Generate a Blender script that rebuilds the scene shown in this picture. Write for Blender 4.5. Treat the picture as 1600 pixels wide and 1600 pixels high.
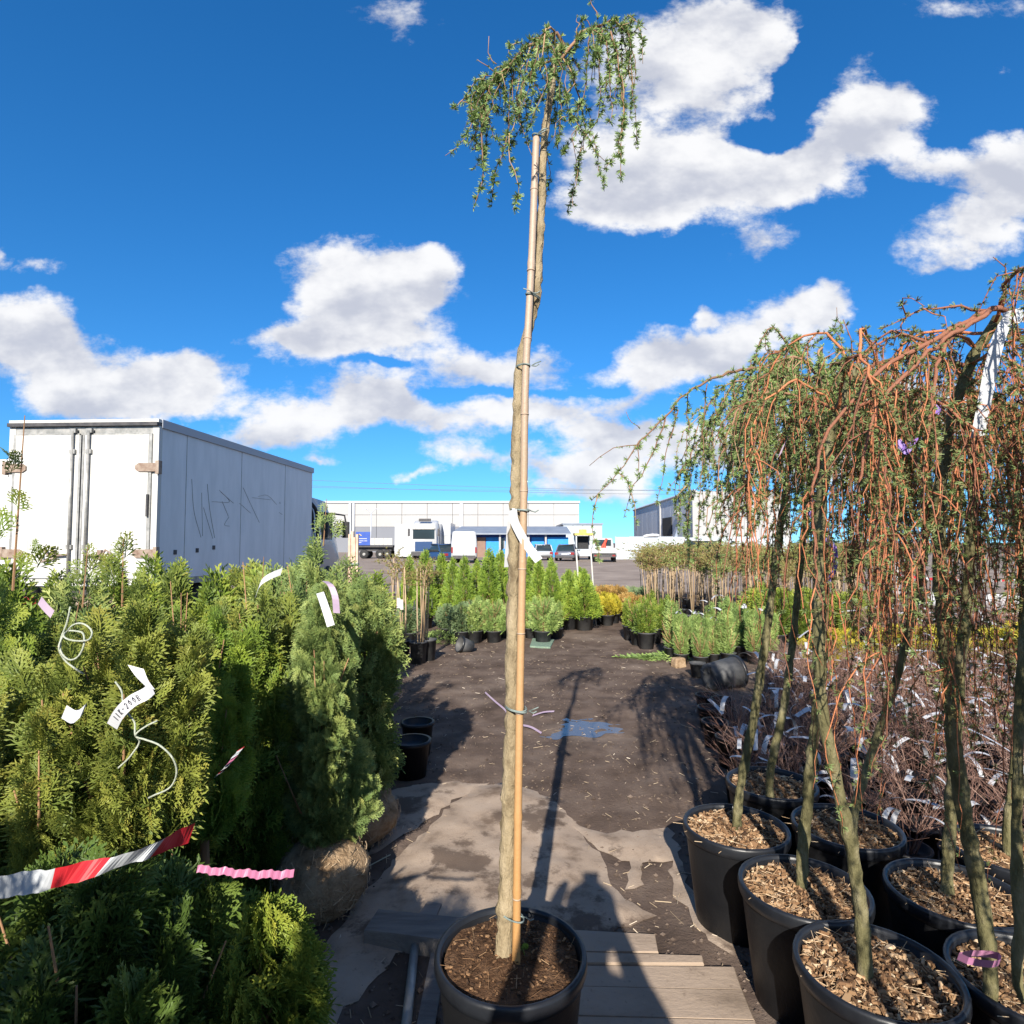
import bpy, bmesh, math, random
import numpy as np
from mathutils import Vector, Matrix, noise as mnoise
from mathutils.geometry import delaunay_2d_cdt

R = math.radians
for o in list(bpy.data.objects): bpy.data.objects.remove(o)
scene = bpy.context.scene
COL = scene.collection
random.seed(7)
RNG = np.random.default_rng(11)

# ------------------------------------------------------------------ camera
FPX, TILT, EYE = 940.0, R(2.92), 1.6
cam = bpy.data.cameras.new('camera'); camo = bpy.data.objects.new('camera', cam)
COL.objects.link(camo); scene.camera = camo
camo.location = (0, 0, EYE); camo.rotation_euler = (R(90) + TILT, 0, 0)
cam.sensor_width = 36; cam.lens = 36 * FPX / 1600; cam.clip_start = 0.02; cam.clip_end = 6000

# ------------------------------------------------------------------ light and exposure
SUN_EL, SUN_AZ = R(28.5), R(7.2)          # light travels towards +y, a little to +x
sl = bpy.data.lights.new('sun', 'SUN'); so = bpy.data.objects.new('sun', sl); COL.objects.link(so)
sl.energy = 5.0; sl.angle = R(0.53); sl.color = (1.0, 0.93, 0.82)
ld = Vector((math.sin(SUN_AZ) * math.cos(SUN_EL), math.cos(SUN_AZ) * math.cos(SUN_EL), -math.sin(SUN_EL)))
so.rotation_euler = ld.to_track_quat('-Z', 'Y').to_euler(); so.location = (-3, -12, 12)
scene.view_settings.view_transform = 'Standard'; scene.view_settings.look = 'None'
scene.view_settings.exposure = 0.92; scene.view_settings.gamma = 1
scene.view_settings.use_curve_mapping = False

def ray(px, py):
    u = (px - 800) / FPX; v = (800 - py) / FPX
    return Vector((u, math.cos(TILT) - v * math.sin(TILT), math.sin(TILT) + v * math.cos(TILT)))
def G(px, py, z=0.0):                      # point at height z seen at a photo position
    d = ray(px, py); s = (z - EYE) / d.z
    return Vector((d.x * s, d.y * s, z))
def D(px, py, y):                          # point at distance y seen at a photo position
    d = ray(px, py); s = y / d.y
    return Vector((d.x * s, y, EYE + d.z * s))

# ------------------------------------------------------------------ world: sky and clouds
world = bpy.data.worlds.new('World'); scene.world = world; world.use_nodes = True
class NT:
    def __init__(s, nt): s.nt = nt; s.n = nt.nodes; s.l = nt.links
    def new(s, t, **k):
        n = s.n.new(t)
        for a, b in k.items(): setattr(n, a, b)
        return n
    def put(s, sock, v):
        if v is None: return
        if isinstance(v, bpy.types.NodeSocket): s.l.new(v, sock)
        else:
            try: sock.default_value = v
            except Exception: sock.default_value = tuple(v) + (1,)
    def math(s, op, a, b=None, c=None, clamp=False):
        n = s.new('ShaderNodeMath', operation=op, use_clamp=clamp)
        for i, v in enumerate((a, b, c)): s.put(n.inputs[i], v)
        return n.outputs[0]
    def vmath(s, op, a, b=None, scale=None):
        n = s.new('ShaderNodeVectorMath', operation=op)
        s.put(n.inputs[0], a); s.put(n.inputs[1], b)
        if scale is not None: s.put(n.inputs['Scale'], scale)
        return n.outputs[0]
    def noise(s, vec, scale, detail=4, rough=.55, col=False, dist=0):
        n = s.new('ShaderNodeTexNoise'); s.put(n.inputs['Vector'], vec)
        n.inputs['Scale'].default_value = scale; n.inputs['Detail'].default_value = detail
        n.inputs['Roughness'].default_value = rough; n.inputs['Distortion'].default_value = dist
        return n.outputs['Color' if col else 'Fac']
    def ramp(s, fac, stops, interp='LINEAR'):
        n = s.new('ShaderNodeValToRGB'); n.color_ramp.interpolation = interp
        e = n.color_ramp.elements
        while len(e) < len(stops): e.new(.5)
        for i, (p, c) in enumerate(stops):
            e[i].position = p; e[i].color = (c, c, c, 1) if isinstance(c, (int, float)) else tuple(c)[:3] + (1,)
        s.put(n.inputs['Fac'], fac); return n.outputs['Color']
    def mix(s, f, a, b, mode='MIX'):
        n = s.new('ShaderNodeMix', data_type='RGBA', blend_type=mode)
        s.put(n.inputs[0], f); s.put(n.inputs[6], a); s.put(n.inputs[7], b)
        return n.outputs[2]
    def smooth(s, v, a, b, lo=0., hi=1.):
        n = s.new('ShaderNodeMapRange', interpolation_type='SMOOTHSTEP')
        s.put(n.inputs[0], v)
        for i, q in enumerate((a, b, lo, hi)): n.inputs[i + 1].default_value = q
        return n.outputs[0]

def build_world():
    w = NT(world.node_tree); w.n.clear()
    sky = w.new('ShaderNodeTexSky', sky_type='NISHITA', sun_disc=False)
    sky.sun_elevation = SUN_EL; sky.sun_rotation = math.pi + SUN_AZ
    sky.altitude = 400; sky.air_density = 1.0; sky.dust_density = 0.25; sky.ozone_density = 3.0
    tcs = w.new('ShaderNodeTexCoord').outputs['Generated']
    w.l.new(w.vmath('NORMALIZE', w.vmath('ADD', w.vmath('MULTIPLY', tcs, (1, 1, .92)), (0, 0, .09))), sky.inputs[0])
    hs = w.new('ShaderNodeHueSaturation'); hs.inputs['Saturation'].default_value = 1.30; hs.inputs['Value'].default_value = 1.0
    w.l.new(sky.outputs[0], hs.inputs['Color'])
    gen = w.new('ShaderNodeTexCoord').outputs['Generated']
    sp = w.new('ShaderNodeSeparateXYZ'); w.l.new(gen, sp.inputs[0])
    yy = w.math('MAXIMUM', sp.outputs[1], 0.06)
    u = w.math('DIVIDE', sp.outputs[0], yy); v = w.math('DIVIDE', sp.outputs[2], yy)
    cb = w.new('ShaderNodeCombineXYZ'); w.put(cb.inputs[0], u); w.put(cb.inputs[1], v)
    p = cb.outputs[0]
    wr = w.vmath('SUBTRACT', w.noise(p, 5.0, 5, .6, col=True), (.5, .5, .5))
    pw = w.vmath('ADD', p, w.vmath('SCALE', wr, scale=0.11))
    wrf = w.vmath('SUBTRACT', w.noise(p, 22.0, 4, .6, col=True), (.5, .5, .5))
    pw = w.vmath('ADD', pw, w.vmath('SCALE', wrf, scale=0.022))
    pz = w.new('ShaderNodeVectorMath', operation='MULTIPLY'); w.put(pz.inputs[0], pw); pz.inputs[1].default_value = (1, 1, 0)
    pw = pz.outputs[0]
    blobs = [  # photo position, half sizes, turn, weight
        (1060,110,230,170,0,1.0),(990,270,180,100,0,.9),(1150,270,190,95,-10,.95),(1290,230,190,100,-25,.9),(1400,180,110,80,-20,.75),
        (1185,380,85,55,0,.55),(1330,140,70,120,30,.55),(970,320,130,60,0,.7),(1150,40,150,70,0,.75),(1195,212,78,44,-8,-1.25),(1225,150,60,40,-40,-.5),(1275,80,120,50,-45,-1.0),(1420,250,60,40,-30,.4),
        (1540,335,190,80,-28,.95),(1600,260,110,80,0,.9),(1480,262,90,36,0,.55),(1470,420,90,25,-30,.35),
        (615,25,110,60,0,.55),(1520,5,160,30,0,.3),(1560,110,60,30,-30,.3),
        (560,430,165,90,0,1.0),(585,500,180,90,0,1.0),(465,540,110,48,0,.8),(660,420,80,70,0,.7),(770,580,190,55,0,.9),(540,620,150,60,0,.7),
        (110,575,260,85,8,1.0),(30,510,110,75,0,.85),(300,585,130,45,0,.75),(220,635,260,45,0,.7),(60,415,60,25,0,.35),(0,400,30,40,0,.5),
        (690,665,120,46,0,.8),(860,645,170,46,0,.9),(980,690,130,36,0,.7),(740,712,150,26,0,.65),(910,735,170,30,0,.7),(480,668,120,44,0,.75),(600,640,90,40,0,.65),(600,570,90,14,0,-.4),(960,610,70,30,-30,-.5),(790,615,200,12,0,-.35),
        (1010,575,120,75,-30,1.0),(1200,510,150,95,-22,1.0),(1110,560,80,55,0,.6),(1290,480,70,50,0,.6),(1100,490,28,26,-40,.5),
        (930,765,230,24,0,.6),(1020,700,220,60,0,.7),(1020,790,140,18,0,.4),(665,739,55,14,0,.5),(508,714,52,15,0,.55),(380,690,90,30,0,.5),
        (1400,640,320,110,0,.7),(1250,720,260,60,0,.6),
    ]
    tot = None
    for (bx, by, rx, ry, rot, wt) in blobs:
        d = ray(bx, by)
        m = w.new('ShaderNodeMapping', vector_type='TEXTURE'); w.put(m.inputs[0], pw)
        m.inputs[1].default_value = (d.x / d.y, d.z / d.y, 0); m.inputs[2].default_value = (0, 0, R(-rot))
        m.inputs[3].default_value = (.99 * rx / FPX, .99 * ry / FPX, 1)
        g = w.new('ShaderNodeTexGradient', gradient_type='SPHERICAL'); w.l.new(m.outputs[0], g.inputs[0])
        n = w.new('ShaderNodeMath', operation='MULTIPLY_ADD'); w.put(n.inputs[0], g.outputs['Fac']); n.inputs[1].default_value = wt
        if tot is None: n.inputs[2].default_value = 0
        else: w.l.new(tot, n.inputs[2])
        tot = n.outputs[0]
    # beyond the view the same kind of broken cumulus goes on
    inv = w.smooth(sp.outputs[1], .25, .5)
    other = w.math('MULTIPLY', w.smooth(w.noise(gen, 2.6, 3, .5), .48, .66), .8)
    mixn = w.new('ShaderNodeMix', data_type='FLOAT'); w.put(mixn.inputs[0], inv); w.put(mixn.inputs[2], other); w.put(mixn.inputs[3], tot)
    tot = mixn.outputs[0]
    sc = w.vmath('MULTIPLY', p, (1.0, 1.5, 1.0))
    fb = w.noise(sc, 5.5, 11, .66)
    dens = w.math('ADD', tot, w.math('MULTIPLY', w.math('SUBTRACT', fb, .5), w.smooth(tot, .0, .22, .75, 1.9)))
    mask = w.smooth(dens, .18, .60)
    up = w.vmath('ADD', sc, (-.015, .07, 0))
    relief = w.math('SUBTRACT', w.noise(sc, 5.5, 5, .55), w.noise(up, 5.5, 5, .55))
    lit = w.math('ADD', w.math('MULTIPLY', relief, 3.0), .52)
    lit = w.math('SUBTRACT', lit, w.math('MULTIPLY', w.math('SUBTRACT', dens, .6), .22))
    lit = w.smooth(lit, -.05, .95)
    ccol = w.mix(lit, (.62, .65, .75, 1), (1.06, 1.06, 1.07, 1))
    mask = w.math('MULTIPLY', mask, w.smooth(sp.outputs[2], .0, .03))
    bgs = w.new('ShaderNodeBackground'); w.put(bgs.inputs[0], w.mix(1.0, hs.outputs[0], (.80, 1.15, 1.30, 1), 'MULTIPLY')); bgs.inputs[1].default_value = 0.079
    bgc = w.new('ShaderNodeBackground'); w.put(bgc.inputs[0], ccol); bgc.inputs[1].default_value = 0.50
    ms = w.new('ShaderNodeMixShader'); w.put(ms.inputs[0], w.math('MULTIPLY', mask, .97)); w.l.new(bgs.outputs[0], ms.inputs[1]); w.l.new(bgc.outputs[0], ms.inputs[2])
    out = w.new('ShaderNodeOutputWorld'); w.l.new(ms.outputs[0], out.inputs[0])
build_world()
world.cycles.sampling_method = 'MANUAL'; world.cycles.sample_map_resolution = 256

# ------------------------------------------------------------------ mesh helpers
class MB:
    """collects vertices and faces of one mesh"""
    def __init__(s): s.v = []; s.f3 = []; s.f4 = []; s.t = []; s.n = 0
    def add(s, v, f3=None, f4=None, tint=0.5):
        v = np.asarray(v, dtype=np.float32).reshape(-1, 3)
        if f3 is not None and len(f3): s.f3.append(np.asarray(f3, dtype=np.int32).reshape(-1, 3) + s.n)
        if f4 is not None and len(f4): s.f4.append(np.asarray(f4, dtype=np.int32).reshape(-1, 4) + s.n)
        t = np.full(len(v), tint, dtype=np.float32) if np.isscalar(tint) else np.asarray(tint, dtype=np.float32).ravel()
        s.v.append(v); s.t.append(t); s.n += len(v); return s
    def box(s, c, size, rot=None, tint=.5, taper=1.0):
        hx, hy, hz = size[0] / 2, size[1] / 2, size[2] / 2
        v = np.array([[-hx, -hy, -hz], [hx, -hy, -hz], [hx, hy, -hz], [-hx, hy, -hz],
                      [-hx * taper, -hy * taper, hz], [hx * taper, -hy * taper, hz], [hx * taper, hy * taper, hz], [-hx * taper, hy * taper, hz]])
        if rot is not None: v = v @ np.array(rot.to_matrix() if hasattr(rot, 'to_matrix') else rot).T
        return s.add(v + np.array(c), f4=[[0, 3, 2, 1], [4, 5, 6, 7], [0, 1, 5, 4], [1, 2, 6, 5], [2, 3, 7, 6], [3, 0, 4, 7]], tint=tint)
    def span(s, a, b, tint=.5):            # box between two corners
        a = np.array(a, float); b = np.array(b, float)
        return s.box((a + b) / 2, np.abs(b - a), tint=tint)
    def tube(s, pts, rad, sides=6, cap=True, tint=.5):
        P = np.array([tuple(p) for p in pts], float); n = len(P)
        rad = np.full(n, rad, float) if np.isscalar(rad) else np.array(rad, float)
        T = np.gradient(P, axis=0); T /= np.linalg.norm(T, axis=1, keepdims=True) + 1e-9
        a = np.array([1., 0, 0]) if abs(T[0][0]) < .8 else np.array([0, 1., 0])
        N = np.zeros_like(P); x = a - T[0] * a.dot(T[0]); N[0] = x / np.linalg.norm(x)
        for i in range(1, n):
            x = N[i - 1] - T[i] * N[i - 1].dot(T[i]); N[i] = x / (np.linalg.norm(x) + 1e-9)
        B = np.cross(T, N)
        ang = np.arange(sides) * 2 * math.pi / sides
        v = P[:, None] + rad[:, None, None] * (np.cos(ang)[None, :, None] * N[:, None] + np.sin(ang)[None, :, None] * B[:, None])
        v = v.reshape(-1, 3); i = np.arange(n - 1)[:, None] * sides; j = np.arange(sides)[None]; k = (j + 1) % sides
        f = np.stack([i + j, i + k, i + sides + k, i + sides + j], -1).reshape(-1, 4)
        f3 = []
        if cap:
            v = np.vstack([v, P[0], P[-1]]); m = n * sides
            for q in range(sides):
                r = (q + 1) % sides
                f3 += [[m, r, q], [m + 1, (n - 1) * sides + q, (n - 1) * sides + r]]
        tt = tint if np.isscalar(tint) else np.concatenate([np.repeat(tint, sides), [tint[0], tint[-1]] if cap else []])
        return s.add(v, f3, f, tt)
    def lathe(s, prof, segs=32, c=(0, 0, 0), tint=.5, wob=0.0):
        prof = np.array(prof, float); n = len(prof); a = np.arange(segs) * 2 * math.pi / segs
        k = 1 + wob * (np.sin(2 * a + 1) + .5 * np.sin(3 * a))
        v = np.stack([prof[:, 0][:, None] * np.cos(a) * k, prof[:, 0][:, None] * np.sin(a) * k, np.repeat(prof[:, 1][:, None], segs, 1)], -1).reshape(-1, 3) + np.array(c)
        i = np.arange(n - 1)[:, None] * segs; j = np.arange(segs)[None]; q = (j + 1) % segs
        f = np.stack([i + j, i + q, i + segs + q, i + segs + j], -1).reshape(-1, 4)
        return s.add(v, f4=f, tint=tint)
    def ribbon(s, pts, width, side, tint=.5):   # flat strip, side = width direction(s)
        P = np.array([tuple(p) for p in pts], float); n = len(P); S = np.array(side, float)
        if S.ndim == 1: S = np.repeat(S[None], n, 0)
        S = S / np.linalg.norm(S, axis=1, keepdims=True)
        w = np.full(n, width, float) if np.isscalar(width) else np.array(width, float)
        v = np.stack([P - S * w[:, None] / 2, P + S * w[:, None] / 2], 1).reshape(-1, 3)
        i = np.arange(n - 1) * 2
        return s.add(v, f4=np.stack([i, i + 1, i + 3, i + 2], -1), tint=tint if np.isscalar(tint) else np.repeat(tint, 2))
    def stamp(s, tv, tf3, tf4, tt, M, L, tint, tmix=.45):    # template at many places
        N = len(L)
        v = np.einsum('nij,vj->nvi', M, tv) + L[:, None, :]
        off = (np.arange(N) * len(tv))[:, None, None]
        f3 = (tf3[None] + off).reshape(-1, 3) if tf3 is not None and len(tf3) else None
        f4 = (tf4[None] + off).reshape(-1, 4) if tf4 is not None and len(tf4) else None
        t = np.clip(tint[:, None] * (1 - tmix) + tt[None] * tmix, 0, 1)
        return s.add(v.reshape(-1, 3), f3, f4, t.ravel())
    def mesh(s, name, smooth=False):
        me = bpy.data.meshes.new(name)
        v = np.concatenate(s.v); f3 = np.concatenate(s.f3) if s.f3 else np.zeros((0, 3), np.int32); f4 = np.concatenate(s.f4) if s.f4 else np.zeros((0, 4), np.int32)
        me.vertices.add(len(v)); me.vertices.foreach_set('co', v.ravel())
        me.loops.add(f3.size + f4.size); me.loops.foreach_set('vertex_index', np.concatenate([f3.ravel(), f4.ravel()]).astype(np.int32))
        me.polygons.add(len(f3) + len(f4))
        ls = np.concatenate([np.arange(len(f3)) * 3, f3.size + np.arange(len(f4)) * 4]).astype(np.int32)
        me.polygons.foreach_set('loop_start', ls)
        at = me.attributes.new('tint', 'FLOAT', 'POINT'); at.data.foreach_set('value', np.concatenate(s.t))
        me.update(calc_edges=True); me.validate()
        me.polygons.foreach_set('use_smooth', np.full(len(me.polygons), bool(smooth)))
        return me

def obj(name, mb, mat, parent=None, smooth=False, kind=None, label=None):
    me = mb.mesh(name, smooth) if isinstance(mb, MB) else mb
    o = bpy.data.objects.new(name, me); COL.objects.link(o)
    if mat is not None and not me.materials: me.materials.append(mat)
    if parent is not None: o.parent = parent
    if kind: o['kind'] = kind
    if label: o['label'] = label
    return o
def tag(o, label, cat, group=None):
    o['label'] = label; o['category'] = cat
    if group: o['group'] = group
    return o
def thing(name, label, cat, loc=(0, 0, 0), rz=0, group=None):
    o = bpy.data.objects.new(name, None); COL.objects.link(o); o.empty_display_size = .1
    o.location = loc; o.rotation_euler = (0, 0, rz); return tag(o, label, cat, group)
def struct(name, mb, mat, smooth=False): return obj(name, mb, mat, None, smooth, 'structure')
KIDS = {}
def kids(o): return [c for c in bpy.data.objects if c.parent == o]
def dup(root, loc, rz=0, s=1.0, label=None, group=None, tilt=(0, 0)):
    if root.name not in KIDS: KIDS[root.name] = [(c, kids(c)) for c in kids(root)]
    r = root.copy(); COL.objects.link(r); r.location = loc; r.rotation_euler = (tilt[0], tilt[1], rz); r.scale = (s, s, s)
    if label: r['label'] = label
    if group: r['group'] = group
    for ch, gs in KIDS[root.name]:
        c = ch.copy(); COL.objects.link(c); c.parent = r
        for g in gs:
            d = g.copy(); COL.objects.link(d); d.parent = c
    return r
def smoothpath(pts, n):
    P = np.array([tuple(p) for p in pts], float)
    if len(P) == 2: return P[0] + (P[1] - P[0]) * np.linspace(0, 1, n)[:, None]
    d = np.concatenate([[0], np.cumsum(np.linalg.norm(np.diff(P, axis=0), axis=1))]); t = np.linspace(0, d[-1], n)
    m = np.gradient(P, d, axis=0)
    i = np.clip(np.searchsorted(d, t, side='right') - 1, 0, len(P) - 2); h = (d[i + 1] - d[i])[:, None]; x = ((t - d[i]) / h[:, 0])[:, None]
    return (2 * x**3 - 3 * x**2 + 1) * P[i] + (x**3 - 2 * x**2 + x) * h * m[i] + (-2 * x**3 + 3 * x**2) * P[i + 1] + (x**3 - x**2) * h * m[i + 1]

# ------------------------------------------------------------------ materials
def mat(name, c1, c2=None, rough=.7, scale=8., bump=0., bscale=40., metal=0., detail=5, spec=.4, c3=None, stretch=None, split=(.35, .65)):
    m = bpy.data.materials.new(name); m.use_nodes = True; w = NT(m.node_tree)
    b = w.n['Principled BSDF']; b.inputs['Roughness'].default_value = rough; b.inputs['Metallic'].default_value = metal
    b.inputs['Specular IOR Level'].default_value = spec
    co = w.new('ShaderNodeTexCoord').outputs['Object']
    if stretch: co = w.vmath('MULTIPLY', co, stretch)
    if c2 is None: b.inputs['Base Color'].default_value = tuple(c1) + (1,)
    else:
        st = [(split[0], c1), (split[1], c2)]
        if c3: st = [(split[0], c1), ((split[0] + split[1]) / 2, c2), (split[1], c3)]
        w.put(b.inputs['Base Color'], w.ramp(w.noise(co, scale, detail, .6), st))
    if bump:
        bn = w.new('ShaderNodeBump'); bn.inputs['Strength'].default_value = bump; bn.inputs['Distance'].default_value = .02
        w.put(bn.inputs['Height'], w.noise(co, bscale, 6, .65)); w.l.new(bn.outputs[0], b.inputs['Normal'])
    return m
def leafmat(name, stops, trans=.3, rough=.55):
    trans *= .55
    m = bpy.data.materials.new(name); m.use_nodes = True; w = NT(m.node_tree); w.n.clear()
    a = w.new('ShaderNodeAttribute', attribute_name='tint'); oi = w.new('ShaderNodeObjectInfo')
    f = w.math('ADD', a.outputs['Fac'], w.math('MULTIPLY', w.math('SUBTRACT', oi.outputs['Random'], .5), .16))
    col = w.ramp(f, stops)
    p = w.new('ShaderNodeBsdfPrincipled'); w.put(p.inputs['Base Color'], col); p.inputs['Roughness'].default_value = rough; p.inputs['Specular IOR Level'].default_value = .3
    t = w.new('ShaderNodeBsdfTranslucent'); w.put(t.inputs[0], col)
    ms = w.new('ShaderNodeMixShader'); ms.inputs[0].default_value = trans
    w.l.new(p.outputs[0], ms.inputs[1]); w.l.new(t.outputs[0], ms.inputs[2])
    o = w.new('ShaderNodeOutputMaterial'); w.l.new(ms.outputs[0], o.inputs[0]); return m
def tintmat(name, stops, rough=.7, interp='LINEAR', spec=.4, bump=0., bscale=60.):
    m = mat(name, (.5, .5, .5), rough=rough, spec=spec, bump=bump, bscale=bscale); w = NT(m.node_tree)
    a = w.new('ShaderNodeAttribute', attribute_name='tint')
    w.put(w.n['Principled BSDF'].inputs['Base Color'], w.ramp(a.outputs['Fac'], stops, interp)); return m

M = {}
M['soil'] = mat('soil', (.060, .043, .034), (.110, .080, .064), .95, 3.0, .45, 60, spec=.08, c3=(.165, .125, .100), detail=9, split=(.3, .72))
def dusty(m):      # broad patches of dry dust on the soil
    w = NT(m.node_tree); b = w.n['Principled BSDF']; old = b.inputs['Base Color'].links[0].from_socket
    co = w.new('ShaderNodeTexCoord').outputs['Object']; f = w.smooth(w.noise(co, .55, 6, .62), .50, .68, 0, .75)
    w.put(b.inputs['Base Color'], w.mix(f, old, w.mix(w.noise(co, 40, 3, .6), (.15, .115, .092, 1), (.27, .215, .175, 1))))
dusty(M['soil'])
def trodden(m, scale=2.2, lo=.52, hi=.60, lines=True):      # dark trodden-in soil and crease lines on cloth and boards
    w = NT(m.node_tree); b = w.n['Principled BSDF']; old = b.inputs['Base Color'].links[0].from_socket
    co = w.new('ShaderNodeTexCoord').outputs['Object']; f = w.smooth(w.noise(co, scale, 9, .68), lo, hi, 0, .85)
    f2 = w.smooth(w.noise(w.vmath('MULTIPLY', co, (1.0, .8, 1)), 55, 5, .7), .58, .72, 0, .45)
    c = w.mix(f2, w.mix(f, old, (.10, .072, .056, 1)), (.12, .088, .068, 1))
    if lines:
        v = w.new('ShaderNodeTexVoronoi', feature='DISTANCE_TO_EDGE'); v.inputs['Scale'].default_value = 1.7
        w.put(v.inputs['Vector'], w.vmath('ADD', w.vmath('MULTIPLY', co, (1.5, .35, 1)), w.vmath('SCALE', w.noise(co, 1.3, 3, .5, col=True), scale=.9)))
        c = w.mix(w.smooth(v.outputs['Distance'], .002, .012, .35, 0), c, (.09, .066, .052, 1))
    w.put(b.inputs['Base Color'], c)
M['fabric'] = mat('fabric', (0.148, 0.108, 0.081), (0.311, 0.241, 0.185), .95, 5, .25, 120, spec=.08, c3=(0.355, 0.281, 0.220), detail=8, split=(.3, .62))
M['plank'] = mat('plank', (0.203, 0.156, 0.118), (0.328, 0.255, 0.196), .95, 3, .2, 60, spec=.08, stretch=(0.468, 0.988, 0.740), c3=(0.367, 0.289, 0.226), detail=9)
trodden(M['fabric'], 2.2, .52, .60, False); trodden(M['plank'], 3.0, .55, .64, False)
M['greywood'] = mat('grey_wood', (.10, .09, .085), (.22, .195, .175), .9, 6, .4, 60, spec=.15, stretch=(.3, 2, 1))
M['asphalt'] = mat('yard', (.19, .150, .125), (.30, .245, .205), .95, .5, .3, 8, spec=.15, detail=8)
M['pot'] = mat('pot_plastic', (.006, .0065, .008), (.012, .012, .013), .45, 4, .12, 25, spec=.28, c3=(.026, .024, .021), split=(.35, .95))
M['potrim'] = mat('pot_rim', (.008, .009, .012), (.016, .018, .022), .38, 6, .05, 30, spec=.4)
M['pot_old'] = mat('pot_dusty', (.03, .032, .036), (.085, .085, .085), .6, 5, .1, 25, spec=.35)
M['potsoil'] = mat('pot_soil', (.035, .02, .012), (.11, .06, .033), .95, 22, 1.0, 90, spec=.1, c3=(.17, .10, .058), split=(.3, .7))
M['bark_soil'] = mat('bark_soil', (.05, .03, .018), (.14, .085, .05), .95, 20, 1.0, 80, spec=.1)
M['chips'] = tintmat('bark_chips', [(0, (.05, .028, .016)), (.3, (.20, .11, .055)), (.6, (.36, .23, .125)), (1, (.60, .46, .31))], .85, spec=.2)
M['trunk'] = mat('larch_bark', (0.139, 0.102, 0.059), (0.295, 0.234, 0.143), .85, 30, .8, 90, spec=.2, c3=(0.377, 0.303, 0.197), stretch=(0.820, 0.820, 0.294), split=(.3, .7))
M['trunkg'] = mat('mossy_bark', (.075, .070, .032), (.15, .135, .065), .9, 26, .8, 80, spec=.15, c3=(.25, .22, .13), stretch=(1, 1, .4), split=(.3, .72))
M['twig'] = tintmat('larch_twig', [(0, (.10, .06, .035)), (.5, (.26, .14, .08)), (1, (.42, .27, .15))], .75)
M['twigred'] = tintmat('red_twig', [(0, (.13, .050, .028)), (.3, (.26, .105, .060)), (.6, (.40, .135, .058)), (1, (.54, .21, .095))], .75, bump=.45, bscale=160)
M['needle'] = leafmat('larch_needle', [(0, (.09, .15, .05)), (.5, (.20, .29, .09)), (1, (.34, .42, .15))], .4)
M['needleb'] = leafmat('larch_needle_dull', [(0, (.15, .075, .035)), (.38, (.16, .13, .05)), (.62, (.16, .22, .075)), (1, (.27, .34, .13))], .3)
M['bamboo'] = tintmat('bamboo', [(0, (.40, .21, .075)), (.45, (.40, .24, .115)), (.75, (.34, .245, .165)), (1, (.36, .27, .20))], .5, bump=.15)
M['tie'] = mat('wire_tie', (.10, .13, .12), (.25, .30, .28), .5, 30)
M['white'] = mat('white_plastic', (.40, .405, .42), (.46, .46, .475), .45, 5)
M['pink'] = mat('pink_tape', (.40, .15, .28), (.48, .22, .36), .45, 6)
M['purple'] = mat('purple_tape', (.16, .09, .36), (.30, .18, .52), .45, 12)
M['lilac'] = mat('lilac_tape', (0.309, 0.229, 0.309), (0.376, 0.296, 0.363), .45, 6)
M['tape'] = tintmat('barrier_tape', [(0, (.40, .42, .44)), (.33, (.36, .015, .022)), (.66, (.36, .12, .21))], .4, 'CONSTANT')
M['twine'] = mat('twine', (.30, .33, .25), (.42, .44, .36), .8, 60, .4, 200)
M['ink'] = mat('marker_ink', (.02, .02, .03), rough=.6)
M['thuja_gold'] = leafmat('golden_thuja', [(0, (0.050, 0.081, 0.016)), (.35, (0.127, 0.168, 0.032)), (.65, (0.237, 0.263, 0.048)), (1, (0.341, 0.274, 0.060))], .25)
M['thuja_green'] = leafmat('green_thuja', [(0, (0.052, 0.090, 0.015)), (.45, (0.137, 0.200, 0.028)), (.8, (0.293, 0.326, 0.047)), (1, (0.477, 0.443, 0.067))], .25)
M['thuja_lime'] = leafmat('lime_thuja', [(0, (0.063, 0.118, 0.017)), (.45, (0.164, 0.253, 0.033)), (.8, (0.290, 0.365, 0.046)), (1, (0.428, 0.459, 0.074))], .25)
M['thuja_blue'] = leafmat('blue_thuja', [(0, (0.050, 0.086, 0.028)), (.45, (0.149, 0.215, 0.063)), (.8, (0.317, 0.359, 0.104)), (1, (0.497, 0.489, 0.145))], .22)
M['thuja_dark'] = leafmat('dark_thuja', [(0, (0.031, 0.056, 0.012)), (.5, (0.077, 0.126, 0.022)), (1, (0.188, 0.239, 0.041))], .22)
M['juniper'] = leafmat('juniper', [(0, (0.058, 0.093, 0.042)), (.5, (0.155, 0.221, 0.101)), (1, (0.350, 0.397, 0.185))], .22)
M['juniper_l'] = leafmat('light_juniper', [(0, (0.076, 0.131, 0.037)), (.5, (0.202, 0.295, 0.079)), (1, (0.416, 0.480, 0.157))], .22)
M['yellowleaf'] = leafmat('yellow_leaf', [(0, (0.161, 0.157, 0.017)), (.5, (0.383, 0.333, 0.029)), (1, (0.625, 0.480, 0.050))], .3)
M['orangeleaf'] = leafmat('orange_leaf', [(0, (0.134, 0.084, 0.025)), (.5, (0.353, 0.210, 0.059)), (1, (0.470, 0.336, 0.118))], .3)
M['drybud'] = leafmat('budding_twig', [(0, (.11, .09, .03)), (.5, (.25, .24, .075)), (1, (.38, .38, .13))], .25)
M['brownstem'] = tintmat('brown_stem', [(0, (.13, .07, .035)), (1, (.36, .20, .10))], .8)
M['barestem'] = tintmat('bare_stem', [(0, (.07, .034, .026)), (.5, (.18, .098, .074)), (1, (.32, .21, .165))], .8)
M['stick'] = tintmat('stake_wood', [(0, (0.252, 0.168, 0.092)), (1, (0.437, 0.328, 0.210))], .8)
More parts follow.
